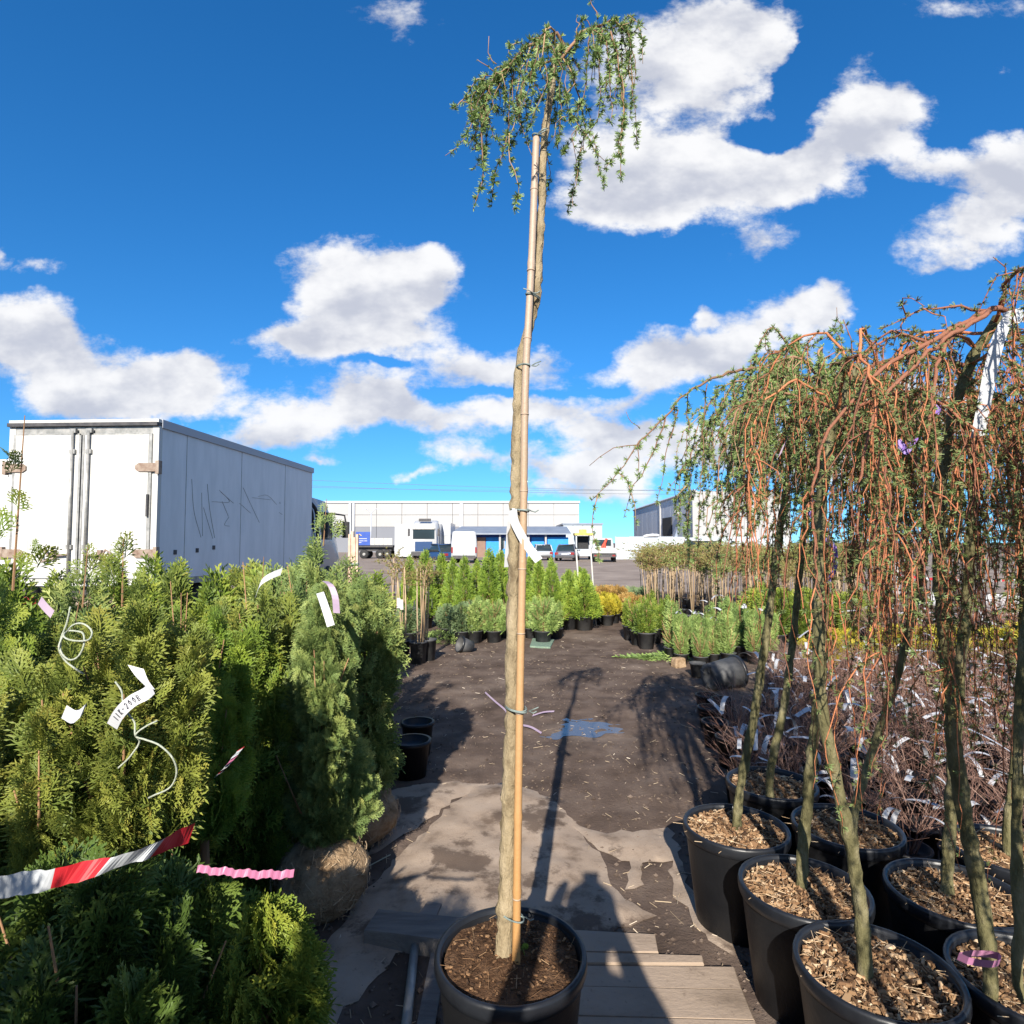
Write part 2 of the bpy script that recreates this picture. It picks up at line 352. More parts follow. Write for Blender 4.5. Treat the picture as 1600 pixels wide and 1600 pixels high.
M['burlap'] = mat('burlap', (.17, .105, .055), (.35, .245, .15), .95, 14, 1.0, 70, spec=.1, c3=(.46, .34, .22), split=(.3, .7))
M['litter'] = tintmat('straw', [(0, (.12, .085, .055)), (.6, (.36, .28, .19)), (1, (.60, .52, .42))], .9)
M['clod'] = tintmat('clods', [(0, (.060, .043, .034)), (1, (.17, .13, .105))], .95, spec=.1)
M['truckwhite'] = mat('truck_white', (.30, .275, .235), (.46, .45, .42), .5, 2.2, .02, 10, detail=9, stretch=(4, 1, .5), c3=(.50, .495, .475), split=(.22, .60))
M['truckside'] = mat('truck_side', (.60, .61, .62), (.70, .70, .71), .45, 1.2, .02, 6, detail=8, stretch=(1, 3, .7))
M['steel'] = mat('grey_steel', (.20, .20, .19), (.36, .35, .33), .5, 8, metal=.3)
M['darksteel'] = mat('dark_steel', (.03, .03, .035), (.07, .065, .065), .6, 8)
M['rusty'] = mat('rusty_steel', (.16, .10, .07), (.30, .24, .19), .7, 10)
M['rubber'] = mat('rubber', (.015, .015, .016), (.03, .03, .03), .8, 10)
M['glass'] = mat('car_glass', (.02, .03, .035), rough=.08, spec=.6)
M['redlens'] = mat('red_lens', (.22, .02, .02), rough=.3)
M['wallwhite'] = mat('white_cladding', (0.315, 0.310, 0.307), (0.350, 0.346, 0.343), .6, .08)
M['wallgrey'] = mat('grey_cladding', (0.149, 0.157, 0.182), (0.171, 0.179, 0.204), .6, .08)
M['hallgrey_lit'] = mat('hall_cladding_lit', (.40, .42, .47), (.45, .47, .52), .6, .08)  # raised copy of the grey cladding, grazing sunlight put into its colour
M['trimgrey'] = mat('grey_trim', (.36, .38, .42), rough=.5)
M['bluepaint'] = mat('blue_paint', (.010, .20, .58), (.016, .25, .66), .55, 2)
M['darkblue'] = mat('navy_paint', (.015, .05, .26), (.02, .07, .32), .5, 2)
M['roofgrey'] = mat('grey_roof', (.17, .20, .25), (.22, .25, .30), .5, 1)
M['brown'] = mat('brown_panel', (.19, .12, .09), (.24, .155, .12), .8, 1)
M['fence'] = mat('fence_panel', (0.353, 0.395, 0.437), (0.395, 0.437, 0.479), .5, .4)
M['carwhite'] = mat('white_car_paint', (0.428, 0.435, 0.443), rough=.25, spec=.5)
M['cargrey'] = mat('grey_car_paint', (.16, .17, .20), rough=.25, metal=.4)
M['carsilver'] = mat('silver_car_paint', (.50, .53, .56), rough=.25, metal=.4)
M['carblue'] = mat('dark_blue_paint', (.02, .05, .13), rough=.3)
M['yellow'] = mat('yellow_paint', (.60, .42, .06), (.70, .52, .12), .5, 4)
M['red'] = mat('red_paint', (.62, .06, .03), rough=.5)
M['palepost'] = mat('pale_post', (0.420, 0.395, 0.353), (0.487, 0.470, 0.437), .7, 6)
M['pinkwood'] = mat('pink_wood', (.46, .30, .22), (.58, .42, .33), .85, 8)
M['green_sack'] = mat('green_sack', (.12, .19, .14), (.20, .27, .20), .8, 30, .5, 60)
M['wire'] = mat('power_wire', (.10, .12, .15), rough=.6)
mw = bpy.data.materials.new('puddle_water'); mw.use_nodes = True
pb = mw.node_tree.nodes['Principled BSDF']; pb.inputs['Base Color'].default_value = (.09, .085, .085, 1); pb.inputs['Roughness'].default_value = .16; pb.inputs['Specular IOR Level'].default_value = .8
M['water'] = mw

# ------------------------------------------------------------------ ground
PUD = G(900, 1132)
def gh(x, y):
    r = math.hypot(x, y)
    z = .018 * mnoise.noise(Vector((x * 1.1, y * 1.1, 3))) + .012 * mnoise.noise(Vector((x * 3.7, y * 3.7, 9))) + .006 * mnoise.noise(Vector((x * 9, y * 9, 5)))
    z *= max(0, min(1, (14 - r) / 6)) if r > 8 else 1
    d = math.hypot((x - PUD.x) / .55, (y - PUD.y) / .45)
    return z - .011 * math.exp(-d * d)
def graded(a0, a1, fine, far, n):
    c = list(np.arange(a0, a1 + 1e-6, fine)); g = fine; up = a1; dn = a0; hi = []; lo = []
    while up < far: g *= 1.35; up += g; hi.append(up)
    g = fine
    while dn > -far: g *= 1.35; dn -= g; lo.append(dn)
    return np.array(lo[::-1] + c + hi)
gx = graded(-2.2, 3.4, .045, 2500, 0); gy = graded(1.2, 9.0, .045, 2500, 0)
mb = MB(); nx, ny = len(gx), len(gy)
V = np.array([[x, y, gh(x, y)] for y in gy for x in gx])
i = (np.arange(ny - 1)[:, None] * nx + np.arange(nx - 1)[None]).ravel()
mb.add(V, f4=np.stack([i, i + 1, i + 1 + nx, i + nx], -1))
struct('ground', mb, M['soil'], True)
# lighter compacted yard far behind the plants
mb = MB(); yx = np.linspace(-60, 70, 40); yyv = np.linspace(17, 105, 30)
pts = np.array([[x + 2 * math.sin(y * .3), y + (1.6 * math.sin(x * .25) + 1.1 * math.sin(x * .61) if k == 0 else 0), .006 - (.03 if k == 0 else 0)] for k, y in enumerate(yyv) for x in yx])
i = (np.arange(29)[:, None] * 40 + np.arange(39)[None]).ravel()
mb.add(pts, f4=np.stack([i, i + 1, i + 41, i + 40], -1)); struct('yard_surface', mb, M['asphalt'])
# puddle
mb = MB()
for (px, py, rx, ry) in ((925, 1136, .30, .22), (868, 1142, .17, .16), (900, 1120, .16, .10)):
    c = G(px, py); a = np.linspace(0, 2 * math.pi, 40, endpoint=False)
    rr = 1 + .18 * np.sin(3 * a + px) + .12 * np.sin(7 * a)
    zc = -.0105 + .0007 * (px % 7)
    v = [[c.x, c.y, zc]] + [[c.x + rx * q * math.cos(t), c.y + ry * q * math.sin(t), zc] for q, t in zip(rr, a)]
    mb.add(v, f3=[[0, k + 1, (k + 1) % 40 + 1] for k in range(40)])
struct('puddle', mb, M['water'])

def sheet(name, label, poly, m, lift=.012, step=.055, wr=.012, cat='ground fabric', jag=.012, seed=1):
    P = [G(*q) for q in poly]; out = []
    rnd = random.Random(seed)
    for a, b in zip(P, P[1:] + P[:1]):
        n = max(2, int((b - a).length / .05))
        for k in range(n):
            q = a.lerp(b, k / n); out.append(Vector((q.x + rnd.gauss(0, jag), q.y + rnd.gauss(0, jag))))
    xs = [q.x for q in out]; ys = [q.y for q in out]; pts = list(out); ne = len(out)
    x = min(xs)
    while x < max(xs):
        y = min(ys)
        while y < max(ys):
            pts.append(Vector((x + rnd.uniform(-.015, .015), y + rnd.uniform(-.015, .015)))); y += step
        x += step
    res = delaunay_2d_cdt(pts, [(k, (k + 1) % ne) for k in range(ne)], [list(range(ne))], 1, 1e-5)
    vs, fs = res[0], res[2]
    mbs = MB(); co = []
    edge = np.array([[q.x, q.y] for q in out])
    for q in vs:
        d = np.min(np.hypot(edge[:, 0] - q.x, edge[:, 1] - q.y)); k = min(1, d / .12)
        w = abs(mnoise.noise(Vector((q.x * 2.2 + q.y * 3, q.y * 2.0 - q.x * 1.5, seed)))) ** .6
        co.append([q.x, q.y, gh(q.x, q.y) + .004 + lift * k + wr * w * k])
    mbs.add(co, f3=[f for f in fs if len(f) == 3])
    o = obj(name, mbs, m, None, True); return tag(o, label, cat)
sheet('fabric_sheet', 'large tan dusty sheet of ground fabric spread behind the potted larch', [(500,1500),(560,1400),(640,1320),(700,1262),(745,1228),(800,1222),(860,1245),(900,1290),(935,1330),(955,1380),(985,1410),(1025,1432),(985,1445),(935,1465),(900,1480),(680,1480),(620,1500),(540,1575),(470,1640)], M['fabric'], seed=1, wr=.02)
sheet('fabric_sheet', 'tan fabric strip lying along the row of weeping larch pots', [(860,1262),(930,1300),(1045,1292),(1062,1330),(1072,1380),(1105,1405),(1130,1420),(1150,1500),(1100,1475),(1075,1430),(1055,1390),(1050,1345),(1000,1345),(1003,1390),(975,1385),(985,1345),(935,1328)], M['fabric'], seed=4)
sheet('fabric_sheet', 'narrow tan fabric tongue between the root balls and dark soil', [(610,1235),(700,1222),(760,1225),(700,1258),(640,1300),(575,1340),(600,1290)], M['fabric'], seed=6)

# boards on the ground
def board(label, quad, h, m=None, lift=.0, name='plank'):
    P = [G(*q) for q in quad]; mbb = MB(); z0 = max(gh(p.x, p.y) for p in P) + lift
    v = [[p.x, p.y, z0 - .03] for p in P] + [[p.x, p.y, z0 + h] for p in P]
    c = np.mean(np.array(v)[4:], axis=0)
    v = np.array(v) ; top = v[4:].copy(); top = c + (top - c) * .985; top[:, 2] = z0 + h; v[4:, 2] = z0 + h - .006; v = np.vstack([v, top])
    f = [[0, 3, 2, 1]] + [[k, (k + 1) % 4, 4 + (k + 1) % 4, 4 + k] for k in range(4)] + [[4 + k, 4 + (k + 1) % 4, 8 + (k + 1) % 4, 8 + k] for k in range(4)] + [[8, 9, 10, 11]]
    mbb.add(v, f4=f); return tag(obj(name, mbb, m or M['plank']), label, 'plank')
board('short tan board, farthest of the boards beside the larch pot', [(880,1497),(1029,1497),(1024,1470),(880,1462)], .020)
board('thin tan board between the short board and the wide planks', [(880,1517),(1100,1517),(1098,1506),(880,1500)], .022)
board('wide tan plank, split and dirty, right of the larch pot', [(880,1552),(1160,1558),(1148,1522),(880,1520)], .020)
board('wide tan plank next to the dirty split plank', [(860,1600),(1180,1608),(1161,1561),(870,1554)], .018)
board('wide tan plank at the very front beside the larch pot', [(850,1660),(1205,1668),(1181,1611),(860,1603)], .020)
board('weathered grey beam end left of the larch pot', [(568,1482),(720,1502),(722,1462),(590,1448)], .05, M['greywood'], .02)
board('thin grey board under the beam left of the larch pot', [(640,1462),(672,1468),(690,1425),(668,1422)], .016, M['greywood'], .015)
mb = MB(); a = G(648, 1492); b = G(632, 1640)
mb.tube([(a.x, a.y, .03), (b.x, b.y, .025)], .017, 10); tag(obj('pipe', mb, M['steel'], smooth=True), 'grey metal pipe poking out from under the weathered beam', 'pipe')
mb = MB(); a = G(690, 1470); b = G(690, 1640)
mb.span((a.x - .03, b.y, -.01), (a.x + .03, a.y, .018)); tag(obj('plank', mb, M['greywood']), 'narrow grey lath beside the metal pipe', 'plank')

# ------------------------------------------------------------------ far buildings
def part(name, m, par, *spans, **k):
    mbp = MB()
    for a, b in spans: mbp.span(a, b)
    return obj(name, mbp, m, par, **k)
# long white warehouse
WY = 100.0
wx0, wx1 = D(430, 800, WY).x, D(905, 800, WY).x; wz = D(700, 786, WY).z
wh = thing('warehouse', 'long flat-roofed white warehouse with a grey lower band across the yard', 'building', ((wx0 + wx1) / 2, WY, 0))
hw = (wx1 - wx0) / 2; gz = D(600, 823, WY).z
nb = 12; step = 2 * hw / nb
for k in range(nb):
    for zz0, zz1 in ((gz, gz + (wz - gz) / 2 - .03), (gz + (wz - gz) / 2 + .03, wz)):
        part('wall_panel', M['wallwhite'], wh, ((-hw + k * step + .03, 0, zz0), (-hw + (k + 1) * step - .03, .3, zz1)))
    part('lower_panel', M['wallgrey'], wh, ((-hw + k * step + .03, .05, -.05), (-hw + (k + 1) * step - .03, .3, gz - .03)))
part('body', M['trimgrey'], wh, ((-hw + .1, .31, -.05), (hw - .1, 45, wz - .05)))
part('roof_edge', M['trimgrey'], wh, ((-hw - .15, -.2, wz), (hw + .15, 45.2, wz + .35)))
for px in (548, 552, 721):
    x = D(px, 800, WY).x - (wx0 + wx1) / 2
    part('downpipe', M['trimgrey'], wh, ((x - .28, -.3, .1), (x + .28, -.01, wz - .05)))
# low white hall right of the blue workshop
bx0, bx1 = D(880, 830, 82).x, D(941, 830, 82).x; bz = D(900, 820, 82).z
b2 = thing('white_hall', 'small pale hall with thin dark roof edge beside the blue workshop', 'building', ((bx0 + bx1) / 2, 82, 0))
hw2 = (bx1 - bx0) / 2
for k in range(4): part('wall_panel', M['fence'], b2, ((-hw2 + k * hw2 / 2 + .02, 0, -.05), (-hw2 + (k + 1) * hw2 / 2 - .02, .2, bz)))
part('body', M['wallwhite'], b2, ((-hw2 + .05, .21, -.05), (hw2 - .05, 12, bz - .05)))
part('roof_edge', M['roofgrey'], b2, ((-hw2 - .1, -.15, bz), (hw2 + .1, 12.2, bz + .22)))
# blue workshop
BY = 66.0
cx0, cx1 = D(705, 850, BY).x, D(890, 850, BY).x; rz0, rz1 = D(800, 833, BY).z, D(800, 822, BY).z
c0 = (cx0 + cx1) / 2
ws = thing('workshop', 'low bright blue workshop with grey sloping roof and white posts', 'building', (c0, BY, 0))
def lx(px): return D(px, 850, BY).x - c0
part('body', M['darkblue'], ws, ((lx(712), 1.2, -.05), (lx(886), 9, rz0 - .02)))
for a, b, m_, y0 in ((744, 758, 'brown', 1.0), (759, 781, 'bluepaint', 1.05), (786, 824, 'bluepaint', 1.05), (831, 851, 'bluepaint', 1.05), (856, 889, 'bluepaint', .6)):
    part('wall_panel', M[m_], ws, ((lx(a), y0, -.05), (lx(b), 1.21, rz0 - .45)))
for a in (742, 781, 826, 853): part('post', M['wallwhite'], ws, ((lx(a) - .1, .2, -.05), (lx(a) + .1, .45, rz0)))
wi = part('window', M['glass'], ws, ((lx(783), .95, 1.0), (lx(787), 1.04, 2.1)))
part('window_frame', M['wallwhite'], wi, ((lx(781.4), .93, .9), (lx(782.9), 1.06, 2.2)), ((lx(787.1), .93, .9), (lx(788.4), 1.06, 2.2)))
mb = MB(); a, b = lx(702), lx(892)
mb.add([[a, -.3, rz0], [b, -.3, rz0], [b, 5, rz1 + .1], [a + .9, 5, rz1 + .1], [a, -.3, rz0 - .16], [b, -.3, rz0 - .16], [b, 9.3, rz0 - .02], [a, 9.3, rz0 - .02]],
       f4=[[0, 1, 2, 3], [4, 5, 1, 0], [4, 7, 6, 5], [3, 2, 6, 7]], f3=[[0, 3, 4], [3, 7, 4], [1, 5, 2], [5, 6, 2]])
obj('roof', mb, M['roofgrey'], ws)
# right grey hall
hz_ = 8.0
pA = D(1085, 768, 73); pB = D(990, 798, 113)
gh_ = thing('grey_hall', 'tall dark grey metal hall with white gable end behind the fence', 'building', (pA.x, 73, 0))
zt = pA.z; dx = pB.x - pA.x; zt2 = pB.z
for k in range(10):
    a, b = k / 10, (k + 1) / 10
    y0, y1 = 40 * a + .04, 40 * b - .04; mb = MB()
    za, zb = zt + (zt2 - zt) * a, zt + (zt2 - zt) * b
    v = [[dx * a, y0, -.05], [dx * b, y1, -.05], [dx * b, y1, zb], [dx * a, y0, za]]
    v += [[p[0] + .25, p[1], p[2]] for p in v]
    mb.add(v, f4=[[0, 3, 2, 1], [4, 5, 6, 7], [0, 1, 5, 4], [3, 7, 6, 2], [0, 4, 7, 3], [1, 2, 6, 5]]); obj('side_panel', mb, M['hallgrey_lit'], gh_)
xr = D(1230, 768, 73).x - pA.x
for k in range(6): part('gable_panel', M['wallwhite'], gh_, ((.3 + k * xr / 6, -.15, -.05), (.27 + (k + 1) * xr / 6, .03, zt)))
part('corner_trim', M['wallwhite'], gh_, ((-.32, -.2, -.05), (.29, .03, zt + .1)))
part('body', M['wallgrey'], gh_, ((dx + .4, .1, -.05), (xr + .2, 40, min(zt, zt2) - .15)))
mb = MB(); mb.tube([(0, 0, zt + .08), (dx, 40, zt2 + .08)], .22, 4); obj('roof_edge', mb, M['trimgrey'], gh_)
yy_ = 11.0; part('doorway', M['rubber'], gh_, ((dx * yy_ / 40 - .15, yy_, 2.6), (dx * yy_ / 40 + .02, yy_ + 5.0, 5.2)))
part('wall_lamp', M['white'], gh_, ((-.75, 6.3, zt - 2.5), (-.1, 7.6, zt - 1.9)))
part('downpipe', M['wallwhite'], gh_, ((dx * .45 - .2, 17.8, -.05), (dx * .45 + .02, 18.3, zt + (zt2 - zt) * .45)))
mb = MB(); mb.tube([(-.4, 5, 4.4), (-3.4, -3.8, 2.1), (-5.2, -8.3, 1.2)], .2, 8); obj('chute', mb, M['fence'], gh_, True)
# fence of pale sheets
FY = 58.0
fa, fb_ = D(962, 850, FY).x, D(1230, 850, FY).x
fn = thing('sheet_fence', 'pale blue-white metal sheet fence between pickup and SUV', 'fence', (fa, FY, 0))
n = 12
for k in range(n):
    w_ = (fb_ - fa) / n; part('sheet', M['fence'], fn, ((k * w_ + .015, (k % 2) * .03, -.05), ((k + 1) * w_ - .015, .05 + (k % 2) * .03, 2.15 + .06 * math.sin(k * 2.3))))
    part('post', M['trimgrey'], fn, ((k * w_ - .04, .09, -.05), (k * w_ + .04, .16, 2.2)))
tp = thing('rolled_tarp', 'white rolled tarp lying along the top of the sheet fence', 'tarp', (0, 0, 0))
mb = MB(); a = D(1005, 838, FY); b = D(1032, 838, FY); mb.tube(smoothpath([(a.x, FY + .1, 2.2), ((a.x + b.x) / 2, FY, 2.32), (b.x, FY + .1, 2.3)], 10), np.array([.08, .14, .16, .13, .15, .17, .14, .16, .13, .05]), 8); obj('roll', mb, M['white'], tp, True)
# wires with their poles
for k, (pyl, pyr, dd) in enumerate(((742, 768, 118), (752, 772, 122), (757, 762, 126))):
    a = D(330, pyl, dd); b = D(1260, pyr, dd); mb = MB()
    pts = [(a.x + (b.x - a.x) * t, dd, a.z + (b.z - a.z) * t - 2.5 * 4 * t * (1 - t) * .35) for t in np.linspace(0, 1, 24)]
    mb.tube(pts, .035, 5); tag(obj('power_line', mb, M['wire']), 'thin power line hanging across the sky above the white warehouse', 'power line', 'power lines over the warehouse')
for px in (330, 1260):
    a = D(px, 735, 122); mb = MB(); pt = thing('power_pole', 'power pole with crossarm carrying the thin lines', 'pole', (a.x, 122, 0), group='power poles'); mb.tube([(0, 0, -.1), (0, 0, a.z + .6)], [.22, .14], 10); obj('mast', mb, M['greywood'], pt)
    part('crossarm', M['steel'], pt, ((-.1, -5, a.z - 2.2), (.1, 5, a.z - 2.0)))
a = D(580, 800, 85); lp = thing('lamp_post', 'thin grey double-armed lamp post before the white warehouse', 'lamp post', (a.x, 85, 0))
mb = MB(); mb.tube([(0, 0, -.1), (0, 0, a.z)], [.13, .08], 10); obj('pole', mb, M['trimgrey'], lp, True)
for s_ in (-1, 1):
    mb = MB(); mb.tube([(0, 0, a.z - .2), (s_ * .45, 0, a.z + .3), (s_ * .7, 0, a.z + .4)], .05, 6); ar = obj('arm', mb, M['trimgrey'], lp)
    mb = MB(); mb.box((s_ * .95, 0, a.z + .42), (.6, .25, .1)); obj('lamp_head', mb, M['trimgrey'], ar)

# ------------------------------------------------------------------ vehicles
def wheel(par, x, y, r, w, z=None):
    z = r if z is None else z
    wt = bpy.data.objects.new('wheel', None); COL.objects.link(wt); wt.parent = par; wt.location = (x, y, z)
    rot = Matrix.Rotation(R(90), 3, 'Y')
    for nm, prof, m_ in (('tyre', [(r * .62, -w / 2), (r * .9, -w / 2), (r, -w * .32), (r, w * .32), (r * .9, w / 2), (r * .62, w / 2)], 'rubber'), ('rim', [(.001, -w * .25), (r * .3, -w * .3), (r * .62, -w * .46), (r * .64, 0), (r * .62, w * .46), (r * .3, w * .3), (.001, w * .25)], 'steel')):
        mbw = MB(); mbw.lathe(prof, 20); mbw.v[0] = mbw.v[0] @ np.array(rot).T
        obj(nm, mbw, M[m_], wt, True)
def loft(rings, close=True):
    mbl = MB(); n = len(rings[0]); v = np.concatenate([np.array(r_, float) for r_ in rings]); f = []
    for i_ in range(len(rings) - 1):
        for k in range(n): f.append([i_ * n + k, i_ * n + (k + 1) % n, (i_ + 1) * n + (k + 1) % n, (i_ + 1) * n + k])
    f3 = []
    for base, fl in ((0, 1), ((len(rings) - 1) * n, 0)):
        for k in range(1, n - 1): f3.append([base, base + k + 1, base + k] if fl else [base, base + k, base + k + 1])
    mbl.add(v, f3, f); return mbl
def section(y, w, z0, z1, wt=None, zb=None):   # rounded body cross-section
    wt = wt or w * .92; zm = z0 + (z1 - z0) * .55
    return [(-w * .44, y, z0), (-w * .5, y, z0 + .12), (-w * .5, y, zm), (-wt * .5, y, z1 - .05), (-wt * .42, y, z1), (wt * .42, y, z1), (wt * .5, y, z1 - .05), (w * .5, y, zm), (w * .5, y, z0 + .12), (w * .44, y, z0)]
def car(name, label, loc, rz, paint, L=4.4, W=1.8, H=1.45, suv=False, rear_lights='redlens', cat='car', hatch=False):
    t = thing(name, label, cat, loc, rz)           # local y forward, rear at y = -L/2
    zb = .95 if suv else .85; h = L / 2
    obj('body', loft([section(-h, W * .8, .38, zb - .1), section(-h + .12, W * .96, .28, zb), section(-h + .7, W, .24, zb + .03), section(0, W, .22, zb), section(h - 1.1, W, .24, zb - .04), section(h - .3, W * .95, .26, zb - .16), section(h, W * .75, .36, zb - .3)]), M[paint], t, True)
    r0 = -h + (.12 if (suv or hatch) else .75)
    def gl(k, sh): return [section(r0 + sh, W * .92, zb - .06, zb + .03, W * .88), section(r0 + (.25 if suv or hatch else .55), W * .84, zb - .06, H - k, W * .72), section(.35, W * .84, zb - .06, H - k, W * .74), section(h - 1.05 - sh, W * .92, zb - .06, zb + .02, W * .88)]
    obj('glasshouse', loft(gl(.05, .02)), M['glass'], t, True)
    obj('roof', loft([section(r0 + (.22 if suv or hatch else .5), W * .74, H - .09, H - .03, W * .66), section(-.2, W * .78, H - .10, H, W * .70), section(.45, W * .74, H - .10, H - .03, W * .66)]), M[paint], t, True)
    for s_ in (-1, 1):
        mbp = MB(); mbp.tube([(s_ * W * .455, r0 + .02, zb), (s_ * W * .385, r0 + (.27 if suv or hatch else .55), H - .08)], .05, 5); obj('pillar', mbp, M[paint], t)
        part('taillight', M[rear_lights], t, ((s_ * W * .30, -h - .015, zb - .28), (s_ * W * .47, -h + .14, zb - .08)))
        mbp = MB(); mbp.box((s_ * W * .54, h - 1.35, zb + .06), (.16, .1, .13)); obj('mirror', mbp, M[paint], t)
        for yw in (-h + .85, h - .85): wheel(t, s_ * (W * .5 - .09), yw, .34 if suv else .31, .2)
    part('bumper', M['darksteel'], t, ((-W * .44, -h - .06, .3), (W * .44, -h + .1, .46)))
    part('number_plate', M['white'], t, ((-.26, -h - .03, .56), (.26, -h + .06, .67)))
    return t
car('parked_car', 'silver hatchback parked before the blue workshop, tail this way', (D(848, 860, 54).x, 54 + 2, 0), R(4), 'carsilver', 3.9, 1.7, 1.45, hatch=True)
car('parked_car', 'dark grey sedan with red taillights parked by the blue workshop', (D(890, 860, 52).x, 52 + 2, 0), R(-12), 'cargrey', 4.5, 1.8, 1.45)
car('parked_car', 'white off-road car with roof rack parked near the grey hall', (D(1088, 860, 44).x, 44 + 1, 0), R(62), 'carwhite', 4.6, 1.85, 1.78, suv=True, cat='car')
car('parked_car', 'dark blue car parked in front of the white lorry cab', (D(684, 860, 47).x, 49, 0), R(35), 'carblue', 4.4, 1.8, 1.5)
# pickup with red load
def pickup():
    y = 49.0; x = D(945, 860, y).x
    t = thing('pickup_truck', 'white flatbed pickup seen from behind with open tailgate', 'pickup truck', (x, y, 0), R(-6))
    W = 2.05
    part('chassis', M['darksteel'], t, ((-.45, .2, .42), (.45, 5, .62))); part('bumper', M['darksteel'], t, ((-W * .46, -.02, .42), (W * .46, .12, .66)))
    part('bed_floor', M['steel'], t, ((-W / 2, 0, .72), (W / 2, 3.0, .80)))
    part('tailgate', M['carwhite'], t, ((-W / 2, -.05, .76), (W / 2, -.002, 1.18)))
    for s_ in (-1, 1):
        part('bed_side', M['carwhite'], t, ((s_ * W / 2 - (.05 if s_ > 0 else 0), .002, .805), (s_ * W / 2 + (.05 if s_ < 0 else 0), 3.0, 1.16)))
        part('taillight', M['redlens'], t, ((s_ * .72 - .12, -.05, .5), (s_ * .72 + .12, -.021, .62)))
        for yw in (.8, 3.9): wheel(t, s_ * .82, yw, .36, .22)
    obj('cab', loft([section(3.05, 1.8, .6, 1.95, 1.6), section(3.3, 1.85, .5, 2.02, 1.6), section(4.2, 1.85, .5, 1.9, 1.55), section(4.6, 1.85, .5, 1.3), section(5.2, 1.7, .5, 1.1)]), M['carwhite'], t, True)
    part('rear_window', M['glass'], t, ((-.68, 3.02, 1.33), (.68, 3.06, 1.86)))
    rl = thing('red_crane_arm', 'red folded loader arm standing on the flatbed pickup', 'loader arm', (x + .35, y + 2.6, .8))
    mbp = MB(); mbp.tube([(0, 0, -.02), (.05, 0, .75), (.22, 0, 1.15)], [.16, .12, .1], 8); obj('mast', mbp, M['red'], rl); mbp = MB(); mbp.tube([(.22, 0, 1.1), (-.1, 0, .55), (-.3, 0, .25)], .09, 8); obj('boom', mbp, M['red'], rl)
pickup()
# yellow loader with open doorway beside the pickup
def loader():
    y = 56.0; x = D(913, 850, y).x
    t = thing('forklift', 'small yellow loader with open dark cab by the pale hall', 'loader', (x, y, 0))
    part('body', M['fence'], t, ((-.75, .3, .35), (.75, 2.6, 1.0)))
    for s_ in (-1, 1):
        for yy in (0.35, 1.9): part('cab_post', M['fence'], t, ((s_ * .7 - .06, yy, 1.0), (s_ * .7 + .06, yy + .12, 2.3)))
        for yy in (.6, 2.2): wheel(t, s_ * .78, yy, .36, .25)
    part('seat', M['rubber'], t, ((-.45, .9, 1.0), (.45, 1.6, 1.6))); part('cab_back', M['rubber'], t, ((-.64, 1.75, 1.0), (.64, 1.85, 2.25)))
    part('roof', M['yellow'], t, ((-.85, .2, 2.3), (.85, 2.2, 2.5))); part('beacon', M['yellow'], t, ((-.35, .6, 2.5), (.3, 1.2, 2.85)))
loader()
# white van
def van():
    y = 47.0; x = D(725, 850, y).x
    t = thing('delivery_van', 'tall plain white delivery van parked left of the blue workshop', 'van', (x, y, 0), R(3))
    obj('body', loft([section(0, 1.9, .42, 2.42, 1.72), section(.1, 2.0, .4, 2.5, 1.78), section(3.6, 2.0, .4, 2.5, 1.78), section(4.3, 2.0, .4, 1.6, 1.8), section(5.1, 1.9, .4, 1.2)]), M['carwhite'], t, True)
    for s_ in (-1, 1):
        part('rear_door', M['carwhite'], t, ((s_ * .02 if s_ > 0 else -.84, -.03, .62), (.84 if s_ > 0 else -.02, .02, 2.25)))
        part('taillight', M['redlens'], t, ((s_ * .93 - .06, -.03, .8), (s_ * .93 + .06, .06, 1.25)))
        for yw in (1.0, 4.1): wheel(t, s_ * .86, yw, .35, .22)
    part('bumper', M['darksteel'], t, ((-.9, -.06, .36), (.9, .08, .58)))
van()
